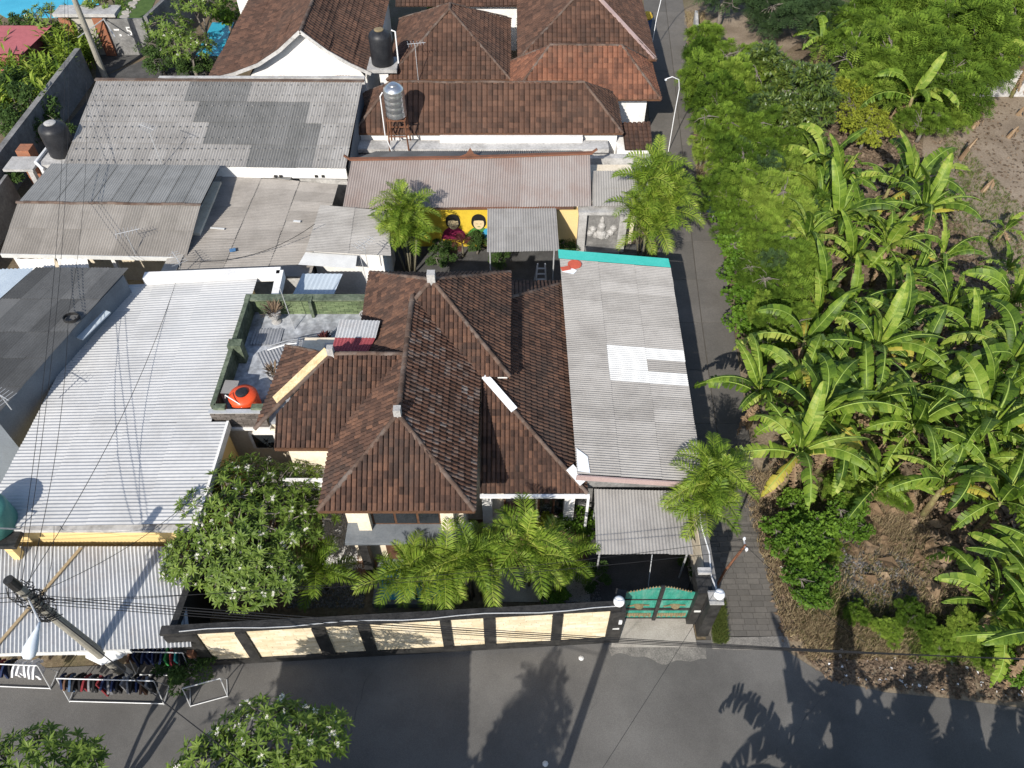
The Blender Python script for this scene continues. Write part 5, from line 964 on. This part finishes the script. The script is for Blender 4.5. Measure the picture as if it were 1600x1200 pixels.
palm('slim areca palm beside the concrete garden path', gp(822, 850, 3.2), [(0, 0, 3.4), (.3, -.3, 2.8)], .95, 8, 6)
palm('short spreading palm among the white pebbles', gp(495, 885, 1.8), [(0, 0, 1.7), (.2, -.2, 1.4)], .9, 8, 7)
palm('low palm with glossy fronds beside the driveway', gp(890, 878, 1.6), [(0, 0, 1.5), (-.2, .2, 1.2)], .75, 8, 8)
# tall palms across the road
palm('tall palm on the near side of the road', (-2.5, 2.2, 0), [(0, 0, 6.0), (.2, .1, 4.6)], .75, 10, 9)
# ---- trees on a skeleton
def skeleton(q, base, tips, r, trunk_r, fork=.3, m=0):
    base = Vector(base); cen = sum(tips, Vector()) / len(tips); fk = base.lerp(Vector((base.x * .5 + cen.x * .5, base.y * .5 + cen.y * .5, cen.z)), fork)
    subs = [t.lerp(cen, .3) + rdir(r) * .1 for t in r.sample(tips, max(3, len(tips) // 7))]; mids = [s.lerp(fk, .5) for s in r.sample(subs, max(3, len(subs) // 4))]
    q.tube([base, base.lerp(fk, .5) + rdir(r) * .06, fk], [trunk_r, trunk_r * .8, trunk_r * .7], 9, m=m)
    near = lambda p, L_: min(L_, key=lambda o: (o - p).length)
    for a in mids: q.tube([fk, fk.lerp(a, .5) + rdir(r) * .12, a], [trunk_r * .6, trunk_r * .45, trunk_r * .36], 7, m=m)
    for s in subs: a = near(s, mids); q.tube([a, a.lerp(s, .5) + rdir(r) * .1, s], [trunk_r * .34, trunk_r * .26, trunk_r * .2], 6, m=m)
    for t in tips: s = near(t, subs); q.tube([s, s.lerp(t, .5) + rdir(r) * .06, t], [trunk_r * .18, trunk_r * .14, trunk_r * .1], 4, m=m, cap=False)
def frangipani(label, base, blobs, ntip, seed, flowers=.3, leaf=.34):
    """blobs: (centre, radii) of the crown; rosettes sit on the upper shell"""
    r = random.Random(seed); t = thing('frangipani_tree', label, 'tree', base); tips = []
    while len(tips) < ntip:
        c, rad = r.choice(blobs); d = rdir(r, -.25); f = r.uniform(.62, 1.0); p = Vector((c[0] + d.x * rad[0] * f, c[1] + d.y * rad[1] * f, c[2] + d.z * rad[2] * f))
        if all((p - o).length > .24 for o in tips): tips.append(p)
        else:
            if r.random() < .02: tips.append(p)
    b = MB(); skeleton(b, base, tips, r, .17); b.build('trunk', 'bark', t, True)
    q = MB(); fl = MB(); cen = sum((Vector(c) for c, _ in blobs), Vector()) / len(blobs)
    for p in tips:
        ax = ((p - cen).normalized() * .6 + Vector((0, 0, .8)) + rdir(r) * .25).normalized(); s = ax.orthogonal().normalized(); u = ax.cross(s); n = r.randint(9, 14); tone = r.gauss(.5, .16)
        for k in range(n):
            a = 2.4 * k + r.uniform(-.2, .2); e_ = r.uniform(.05, .75); d = ((s * math.cos(a) + u * math.sin(a)) * math.cos(e_) + ax * math.sin(e_)).normalized(); leaf_quad(q, p + ax * .04, d, ax, leaf * r.uniform(.7, 1.15), leaf * .13, min(1, max(0, tone + r.gauss(0, .14))), .2, r.uniform(.05, .35))
        if r.random() < flowers:
            for k in range(r.randint(3, 7)):
                o_ = p + ax * r.uniform(.1, .2) + rdir(r) * .09; nn = (ax + rdir(r) * .6).normalized(); s2 = nn.orthogonal().normalized(); u2 = nn.cross(s2)
                for j in range(5):
                    a = j * 1.2566; d = s2 * math.cos(a) + u2 * math.sin(a); e2 = s2 * math.cos(a + .7) + u2 * math.sin(a + .7); fl.add([o_, o_ + d * .038 + nn * .012, o_ + (d + e2) * .034 + nn * .016, o_ + e2 * .022], [(0, 1, 2, 3)], r.random())
    q.build('crown', 'frangi', t)
    if fl.v: fl.build('flowers', 'petal', t)
    return t
v = P(385, 830, 3.4)
frangipani('big frangipani tree full of white flowers in the front garden', (v.x + .6, v.y - .3, 0), [(Vector((v.x, v.y + .3, 3.1)), (2.8, 2.4, 1.5)), (Vector((v.x - 1.2, v.y + 1.0, 3.3)), (2.0, 2.0, 1.3)), (Vector((v.x + 1.3, v.y + 1.3, 3.0)), (2.0, 2.0, 1.2)), (Vector((v.x - 1.6, v.y - .9, 2.9)), (1.5, 1.4, 1.0)), (Vector((v.x + 1.3, v.y + 2.4, 2.9)), (1.6, 1.2, .9)), (Vector((v.x - .6, v.y + 2.3, 3.3)), (1.6, 1.2, .9)), (Vector((v.x + .5, v.y - 1.6, 2.7)), (1.8, 1.3, 1.0))], 660, 11, .22, .33)
v = P(420, 1150, 4.8)
frangipani('frangipani tree with white blossom at the near edge of the road', (v.x - .5, v.y - 2.0, 0), [(Vector((v.x, v.y, 4.6)), (1.9, 1.1, .9)), (Vector((v.x - 1.3, v.y - 1.1, 4.6)), (1.6, 1.2, .9)), (Vector((v.x + 1.5, v.y + .1, 4.5)), (.9, .8, .6))], 190, 12, .3)
v = P(45, 1185, 4.8)
frangipani('leafy tree without flowers at the near road edge', (v.x, v.y - 2.0, 0), [(Vector((v.x, v.y - .2, 4.4)), (2.1, 1.2, .9))], 120, 13, 0)
frangipani('bare branched frangipani on the near side of the road', (-12.0, 2.6, 0), [(Vector((-12, 2.6, 4.6)), (2.0, 1.6, 1.6))], 40, 14, 0)
# ---- leafy crowns built as variants and shared
def crown_mesh(seed, kind, m, n, lobes=17, flat=.8):
    """unit crown (radius about 1) of many leaves spread over and into several lobes"""
    r = random.Random(seed); q = MB(); L_ = [(Vector((0, 0, -.1)), .42)]
    for k in range(lobes): d = rdir(r, -.25); L_.append((d * r.uniform(.5, .95), r.uniform(.14, .3)))
    for _ in range(n):
        c, rad = r.choice(L_) if r.random() > .12 else L_[0]; d = rdir(r, -.45); f = 1 - abs(r.gauss(0, .22)); p = c + d * rad * max(.2, f); p.z *= flat
        tone = min(1, max(0, r.gauss(.42 + .16 * (hash((round(c.x, 2), seed)) % 7 - 3) / 3, .17)))
        if kind == 'feather':
            dd = (d * .8 + rdir(r) * .7 + Vector((0, 0, -.05))).normalized(); s = dd.cross(Vector((0, 0, 1))); s = s.normalized() if s.length > .05 else Vector((1, 0, 0)); fl_ = r.uniform(.12, .22); u = s.cross(dd)
            for k in range(5):
                b0 = p + dd * fl_ * (k / 5) - Vector((0, 0, .05 * (k / 5) ** 2 * fl_ * 5))
                for sg in (-1, 1):
                    e_ = (s * sg + dd * .45).normalized(); le = fl_ * .42 * (1 - .12 * abs(k - 2)); q.add([b0, b0 + e_ * le * .6 + dd * .012, b0 + e_ * le, b0 + e_ * le * .5 - dd * .014], [(0, 1, 2, 3)], min(1, max(0, tone + r.gauss(0, .06))))
        else:
            sz = {'glossy': .075, 'round': .07, 'lime': .06}[kind] * r.uniform(.7, 1.25); dd = (d + rdir(r) * .8).normalized(); leaf_quad(q, p, dd, (d * .5 + Vector((0, 0, 1))).normalized(), sz * 2, sz * (.42 if kind == 'glossy' else .75 if kind == 'round' else .6), tone, .15, .2)
    return q.mesh('crown', m)
CR = {'feather': [crown_mesh(200 + k, 'feather', 'feather', 1900) for k in range(3)], 'dark': [crown_mesh(210 + k, 'feather', 'feather_dk', 1700) for k in range(2)], 'glossy': [crown_mesh(220, 'glossy', 'glossy', 5200)], 'lime': [crown_mesh(230, 'lime', 'lime', 2200)], 'round': [crown_mesh(240 + k, 'round', 'vine', 1600, flat=.7) for k in range(2)], 'hedge': [crown_mesh(250 + k, 'glossy', 'hedge', 2000) for k in range(2)]}
tb = MB(); rr0 = random.Random(5); skeleton(tb, (0, 0, -1.2), [rdir(rr0, -.2) * rr0.uniform(.4, .8) for _ in range(40)], rr0, .09, .5); TRM = tb.mesh('trunk', 'bark', True)
def shrub(kind, px, py, rad, label, group=None, name='shrub', zc=None, cat='shrub', xy=None, hs=1.0):
    if group == 'hedge shrubs along the alley': hs = rng.uniform(1.0, 1.7); zc = rad * rng.uniform(.75, 1.25); rad *= .82
    zc = rad * rng.uniform(.7, 1.05) if zc is None else zc; v = P(px, py, zc) if xy is None else Vector((*xy, zc)); t = thing(name, label, cat, (v.x, v.y, 0), group); rz = rng.uniform(0, 6.28); sc = (rad * rng.uniform(.95, 1.2), rad * rng.uniform(.95, 1.2), rad * hs * rng.uniform(.9, 1.2))
    for me, nm in ((TRM, 'trunk'), (rng.choice(CR[kind]), 'crown')):
        o = put(me, nm, t, (0, 0, zc), (0, 0, rz), sc)
        if nm == 'trunk': o.scale = (rad, rad, zc / 1.2); 
    return t
FL = 'feathery green shrub in the dense hedge along the alley'
for px, py, rd in ((1100, 125, 2.3), (1125, 165, 2.3), (1160, 135, 2.4), (1115, 205, 2.2), (1155, 215, 2.4), (1185, 255, 2.3), (1140, 260, 2.1), (1165, 300, 2.0), (1205, 310, 2.2), (1235, 290, 1.9), (1180, 345, 1.8), (1225, 350, 2.1), (1190, 395, 1.7), (1228, 405, 1.9), (1205, 450, 1.7), (1245, 455, 1.6), (1215, 500, 1.6), (1250, 510, 1.4), (1195, 545, 1.2), (1130, 310, 1.6), (1085, 95, 1.6), (1092, 150, 1.6), (1100, 235, 1.5), (1120, 285, 1.5), (1150, 365, 1.3), (1180, 430, 1.4), (1190, 500, 1.3), (1262, 420, 1.5), (1268, 330, 1.6), (1225, 545, 1.2), (1200, 215, 2.2), (1250, 250, 1.8), (1140, 105, 2.2), (1180, 100, 1.8)): shrub('feather', px, py, rd, FL, 'hedge shrubs along the alley', 'feathery_shrub', hs=1.0)
for px, py, rd in ((1118, 150, 1.3), (1170, 180, 1.4), (1105, 190, 1.1), (1195, 280, 1.3), (1150, 240, 1.2), (1240, 330, 1.2), (1215, 430, 1.2)): shrub('dark', px, py, rd, 'darker green shrub poking through the feathery hedge', 'dark shrubs in the alley hedge', 'dark_shrub', rd * 1.5, hs=1.4)
for px, py, rd in ((1140, 345, 1.2), (1147, 385, 1.2), (1158, 425, 1.2), (1168, 465, 1.3), (1172, 505, 1.2), (1135, 320, 1.0)): shrub('round', px, py, rd, 'bright green round leaved creeper mound at the alley edge', 'creeper mounds by the alley', 'creeper_mound')
for px, py, rd in ((1205, 130, 2.6), (1245, 165, 2.7), (1235, 215, 2.2), (1210, 190, 2.2)): shrub('glossy', px, py, rd, 'dark glossy leaved bushy tree behind the feathery hedge', 'dark glossy trees', 'glossy_tree', rd * .9, 'tree')
for px, py, rd in ((1355, 90, 3.2), (1400, 55, 3.4), (1445, 95, 3.4), (1495, 60, 3.6), (1545, 45, 3.6), (1480, 130, 3.2), (1530, 105, 3.0), (1420, 140, 2.6), (1370, 130, 2.4), (1590, 30, 3.4), (1450, 20, 3.4), (1385, 15, 3.0), (1490, 180, 1.8), (1445, 190, 1.6), (1330, 40, 2.4)): shrub('feather', px, py, rd, 'feathery green shrub in the thicket beyond the bare field', 'thicket beyond the field', 'feathery_shrub')
for px, py, rd in ((1215, 20, 2.9), (1270, 28, 2.7), (1245, -15, 3.0), (1130, -5, 2.6), (1180, -12, 2.4)): shrub('dark', px, py, rd, 'dark blue green round bush at the top of the dry lot', 'dark round bushes', 'round_bush')
for px, py, rd in ((1322, 155, 1.7), (1345, 180, 1.6), (1355, 205, 1.5)): shrub('lime', px, py, rd, 'yellow green shrub between the banana plants and thicket', 'yellow green shrubs', 'lime_shrub')
for px, py, rd in ((1225, 835, 1.0), (1255, 860, 1.15), (1275, 830, 1.0), (1260, 905, 1.0), (1240, 785, .8), (1320, 800, .9), (1270, 935, .7), (1570, 1010, .9), (1590, 1050, .8), (1340, 830, .7)): shrub('round', px, py, rd, 'bright green weedy bush on the littered verge', 'weedy bushes on the verge', 'weedy_bush')
for px, py, rd in ((1380, 760, 1.1), (1325, 770, .9), (1500, 985, .8), (1550, 995, .8), (1450, 985, .6), (1310, 760, .8), (1595, 985, 1.1), (1420, 960, .7), (1385, 985, .6), (1340, 960, .5), (1470, 1010, .6), (1540, 1020, .7), (1300, 860, .6), (1105, 60, 1.6), (1120, 95, 1.5)): shrub('feather', px, py, rd, 'low feathery weed clump at the foot of the banana plants', 'low weed clumps', 'weed_clump')
# trees on the near side of the road, shading the asphalt
for x, y, z, rd, kind in ((-2.45, 1.8, 4.8, 1.25, 'dark'), (-3.6, -1.2, 6.0, 2.0, 'glossy'), (16.6, 1.6, 4.6, 1.4, 'glossy')): shrub(kind, 0, 0, rd, 'big shade tree on the near side of the road' if kind == 'glossy' else 'slim tall tree on the near side of the road', 'shade trees across the road' if kind == 'glossy' else None, 'shade_tree', z, 'tree', (x, y), 1.0 if kind == 'glossy' else 2.0)
# garden shrubs
for px, py, rd, kind, lab in ((745, 380, .9, 'hedge', 'dark shrub in the shaded courtyard bed'), (690, 405, .8, 'hedge', 'dark shrub in the shaded courtyard bed'), (780, 405, .7, 'hedge', 'dark shrub in the shaded courtyard bed'), (885, 385, .6, 'hedge', 'small bush between the shelter and the stone relief'), (690, 385, .7, 'hedge', 'dark shrub in the shaded courtyard bed'), (905, 815, .75, 'round', 'bright shrub below the gutter downpipe'), (850, 815, .55, 'lime', 'variegated pale shrub on the path bed'), (930, 900, .7, 'hedge', 'shrub beside the dark driveway'), (870, 935, .6, 'round', 'low bush behind the panelled wall'), (1085, 880, .6, 'hedge', 'bush inside the alley side wall'), (290, 1040, .9, 'hedge', 'grassy bush beside the empty clothes rack'), (585, 115, 1.2, 'hedge', 'dry brownish bush between the white gable and the black tank'), (640, 130, .9, 'round', 'bright bush under the brown pyramid roof'), (835, 40, 2.0, 'hedge', 'frangipani bush squeezed between brown tile roofs'), (840, 75, 1.4, 'hedge', 'lower bush squeezed between brown tile roofs'), (680, 0, 1.6, 'round', 'green bush behind the brown pyramid roof'), (745, 5, 1.6, 'round', 'yellowish bush behind the brown pyramid roof'), (355, 25, 1.6, 'round', 'bush by the plunge pool')):
    shrub(kind, px, py, rd, lab, 'courtyard bed shrubs' if 'courtyard bed' in lab else None)
palm('small dark red cordyline in front of the painted figures', gp(722, 372, 1.4), [(0, 0, 1.0)], .45, 9, 21)
for c in kids(bpy.data.objects[[o.name for o in bpy.data.objects if o.get('label', '').startswith('small dark red cordyline')][0]]):
    if c.name.startswith('frond'): c.data = c.data.copy(); c.data.materials[0] = M['redleaf']
# upper left garden: ginger plants, frangipanis and trees
gr_ = random.Random(31)
def ginger(seed):
    r = random.Random(seed); t = thing('ginger_plant', 'clump of upright lime green ginger leaves in the upper garden', 'plant', (0, 0, 0), 'ginger plants of the garden'); q = MB()
    for k in range(11):
        a = r.uniform(0, 6.28); o_ = Vector((math.cos(a), math.sin(a), 0)) * r.uniform(.05, .5); h_ = r.uniform(1.4, 2.3); ln = Vector((r.uniform(-.25, .25), r.uniform(-.25, .25), 1)).normalized(); q.tube([o_, o_ + ln * h_], [.025, .01], 4, .6)
        for j in range(9): b0 = o_ + ln * h_ * (.35 + .65 * j / 8); a2 = a + (j % 2) * 3.14 + r.uniform(-.4, .4); leaf_quad(q, b0, Vector((math.cos(a2) * .7, math.sin(a2) * .7, .75)).normalized(), Vector((0, 0, 1)), r.uniform(.5, .75), .075, min(1, max(0, r.gauss(.55, .2))), .2, .25)
    q.build('leaves', 'palm', t); return t
GP = [ginger(k) for k in (1, 2, 3)]
gpos = [(10 + gr_.uniform(-12, 12) + 12 * (k % 13), 62 + gr_.uniform(-12, 12) + 26 * (k // 13)) for k in range(65)]
gpos = [(x, y) for x, y in gpos if x < 150 - (y - 95) * .62 and not (15 < x < 90 and y < 100)] + [(120, 70), (135, 85), (100, 80), (105, 100)]
for k, (x, y) in enumerate(gpos):
    v = P(x, y, 1.2); s = gr_.uniform(.9, 1.35)
    if v.x > -33: v.x = -33 - gr_.uniform(0, 1)
    if k < 3: t = GP[k]; PK[t.name] = [(c, []) for c in kids(t)]; t.location = (v.x, v.y, 0); t.scale = (s, s, s)
    else: copy_tree(GP[k % 3], (v.x, v.y, 0), gr_.uniform(0, 6), s)
for px, py, z, lab, n, sd in ((85, 30, 2.6, 'sparse frangipani beside the swimming pool', 45, 41), (165, 12, 3.0, 'frangipani beside the stepping stones', 70, 42), (262, 45, 2.8, 'young frangipani by the dark garden wall', 50, 43), (295, 75, 2.4, 'frangipani overhanging the plunge pool', 80, 44), (310, 10, 3.2, 'leafy frangipani behind the plunge pool', 80, 45)):
    v = P(px, py, z); frangipani(lab, (v.x, v.y - .3, 0), [(Vector((v.x, v.y, z)), (2.0, 1.6, 1.1))], n, sd, .12, .42)
for px, py, rd, lab in ((20, 200, 1.8, 'dark leafy bush below the ginger plants'), (45, 165, 1.7, 'dark bush between ginger clumps'), (10, 270, 1.6, 'bush at the foot of the dark lane wall'), (25, 140, 1.7, 'dark bush beside the red roofed shed'), (75, 200, 1.5, 'bush against the dark lane wall'), (252, 98, 1.3, 'dense shrub behind the patchwork roof ridge'), (290, 100, 1.3, 'shrub at the corner of the plunge pool'), (240, 70, 1.2, 'shrub beside the grey gate'), (318, 102, 1.1, 'shrub under the swept tile eave'), (110, 60, 1.6, 'dark bush in front of the swimming pool'), (40, 45, 1.6, 'leafy bush at the swimming pool edge')): shrub('hedge', px, py, rd, lab)

# ================================================================== GROUND COVER (uncountable)
def scatter(name, m, label, cat, regions, n, fn, seed, disc_=False):
    r = random.Random(seed); q = MB()
    for _ in range(n):
        pl = r.choice(regions); a, b_, c, d = pl; u, v_ = r.random(), r.random()
        if disc_:
            while (u - .5) ** 2 + (v_ - .5) ** 2 > .25 * r.random() ** .3: u, v_ = r.random(), r.random()
        p = (a * (1 - u) + b_ * u) * (1 - v_) + (d * (1 - u) + c * u) * v_; fn(q, p, r)
    o = q.build(name, m); tag(o, label, cat, None, 'stuff'); return o
def blade(hmin, hmax, wv=.012):
    def f(q, p, r):
        for k in range(5):
            a = r.uniform(0, 6.28); h_ = r.uniform(hmin, hmax); s = Vector((math.cos(a), math.sin(a), 0)); o_ = p + Vector((r.uniform(-.08, .08), r.uniform(-.08, .08), 0)); ln = Vector((r.uniform(-.6, .6), r.uniform(-.6, .6), 1)).normalized(); q.add([o_ - s * wv, o_ + s * wv, o_ + ln * h_], [(0, 1, 2)], r.random())
    return f
def flat(sz, z=.03):
    def f(q, p, r):
        a = r.uniform(0, 6.28); s = sz * r.uniform(.5, 1.4); d = Vector((math.cos(a), math.sin(a), r.uniform(-.2, .5))).normalized(); leaf_quad(q, p + Vector((0, 0, z + r.uniform(0, .08))), d, Vector((r.uniform(-.4, .4), r.uniform(-.4, .4), 1)).normalized(), s, s * .3, r.random(), .2, .3)
    return f
def Rg(*c): return [P(x, y) for x, y in c]
plant = [Rg((1240, 480), (1600, 440), (1640, 760), (1200, 760)), Rg((1300, 330), (1480, 330), (1600, 480), (1260, 480)), Rg((1330, 760), (1620, 760), (1650, 960), (1380, 960)), Rg((1290, 200), (1430, 200), (1460, 330), (1270, 330))]
scatter('fallen_leaves', 'litter', 'dry brown fallen leaves under the banana plants', 'dead leaves', plant, 14000, flat(.34), 71)
scatter('dry_grass', 'dry', 'dry straw coloured grass along the verge', 'dry grass', [Rg((1150, 735), (1260, 735), (1300, 1000), (1228, 1000)), Rg((1240, 960), (1400, 990), (1420, 1030), (1260, 1030)), Rg((1280, 700), (1420, 760), (1420, 850), (1300, 850)), Rg((1070, 20), (1100, 20), (1105, 300), (1090, 300)), Rg((1260, 880), (1500, 900), (1480, 1010), (1260, 1000)), Rg((1330, 770), (1450, 770), (1450, 880), (1330, 880))], 11000, blade(.12, .5, .014), 72)
scatter('weeds', 'grass', 'patchy green weeds and grass at the plot edge', 'weeds', [Rg((1290, 950), (1620, 950), (1620, 1040), (1340, 1020)), Rg((1370, 820), (1620, 900), (1640, 1000), (1300, 1000)), Rg((1480, 200), (1600, 330), (1600, 480), (1450, 330)), Rg((1240, 740), (1330, 740), (1330, 960), (1240, 960)), Rg((1115, 960), (1130, 940), (1135, 1005), (1115, 1005)), Rg((1250, 900), (1400, 940), (1420, 1010), (1250, 1000)), Rg((1400, 960), (1620, 980), (1620, 1050), (1420, 1035))], 12000, blade(.08, .35, .014), 73)
scatter('ash_heap', 'ash', 'grey heap of ash and burnt scraps on the verge', 'ash', [Rg((1300, 840), (1420, 850), (1460, 960), (1300, 960)), Rg((1290, 780), (1340, 780), (1350, 850), (1290, 850))], 5200, flat(.14, .06), 74, True)
scatter('dead_banana_leaves', 'ban_dry', 'large dry banana leaves fallen on the burnt ground', 'dead leaves', [Rg((1300, 770), (1480, 760), (1520, 930), (1320, 900)), Rg((1280, 640), (1500, 640), (1500, 760), (1300, 760))], 260, flat(.8, .05), 80)
scatter('field_litter', 'litter', 'dry scraps scattered on the bare field', 'dead leaves', [Rg((1450, 160), (1600, 160), (1620, 450), (1460, 350))], 900, flat(.25, .01), 75)
def chip(q, p, r): s = r.uniform(.03, .09); a = r.uniform(0, 6.28); q.add([p + Vector((math.cos(a + t) * s, math.sin(a + t) * s, .045 + .02 * k)) for k, t in enumerate((0, 1.5, 3.1, 4.6))], [(0, 1, 2, 3)], r.random())
scatter('rubbish_scraps', 'trash', 'small white scraps of rubbish on the verge', 'rubbish', [Rg((1200, 800), (1260, 800), (1300, 1010), (1240, 1010)), Rg((1250, 1010), (1600, 1040), (1600, 1095), (1300, 1060)), Rg((1080, 60), (1100, 60), (1105, 250), (1090, 250))], 130, chip, 76)
scatter('verge_debris', 'litter', 'dry debris on the shaded verge', 'debris', [Rg((1240, 1015), (1600, 1045), (1600, 1100), (1300, 1065)), Rg((1160, 740), (1240, 740), (1270, 1000), (1225, 1000))], 3500, flat(.16, .02), 77)
def peb(q, p, r): s = r.uniform(.03, .06); q.add([p + Vector(c) * s for c in ((1, 0, .5), (0, 1, .5), (-1, 0, .5), (0, -1, .5), (0, 0, 1.4))], [(0, 1, 4), (1, 2, 4), (2, 3, 4), (3, 0, 4)], r.random())
scatter('white_pebbles', 'pebble', 'bed of white pebbles in the front garden', 'pebbles', [Rg((505, 800), (545, 800), (570, 890), (505, 890))], 3500, peb, 78)
scatter('grey_pebbles', 'pebble_d', 'bed of grey pebbles behind the panelled wall', 'pebbles', [Rg((470, 890), (570, 890), (570, 950), (450, 950)), Rg((850, 900), (935, 900), (940, 945), (850, 945))], 4000, peb, 79)
pd = thing('garden_pond', 'small blue tiled pond below the palms', 'pond', P(640, 930)); a_, b_ = P(592, 880), P(705, 950)
part(pd, 'rim', 'slab', lambda q: (q.box((a_.x, b_.y, 0), (b_.x, b_.y + .2, .35)), q.box((a_.x, a_.y - .2, 0), (b_.x, a_.y, .35)), q.box((a_.x, b_.y + .2, 0), (a_.x + .2, a_.y - .2, .35)), q.box((b_.x - .2, b_.y + .2, 0), (b_.x, a_.y - .2, .35)))); part(pd, 'water', 'water', lambda q: q.box((a_.x + .2, b_.y + .2, 0), (b_.x - .2, a_.y - .2, .25)))
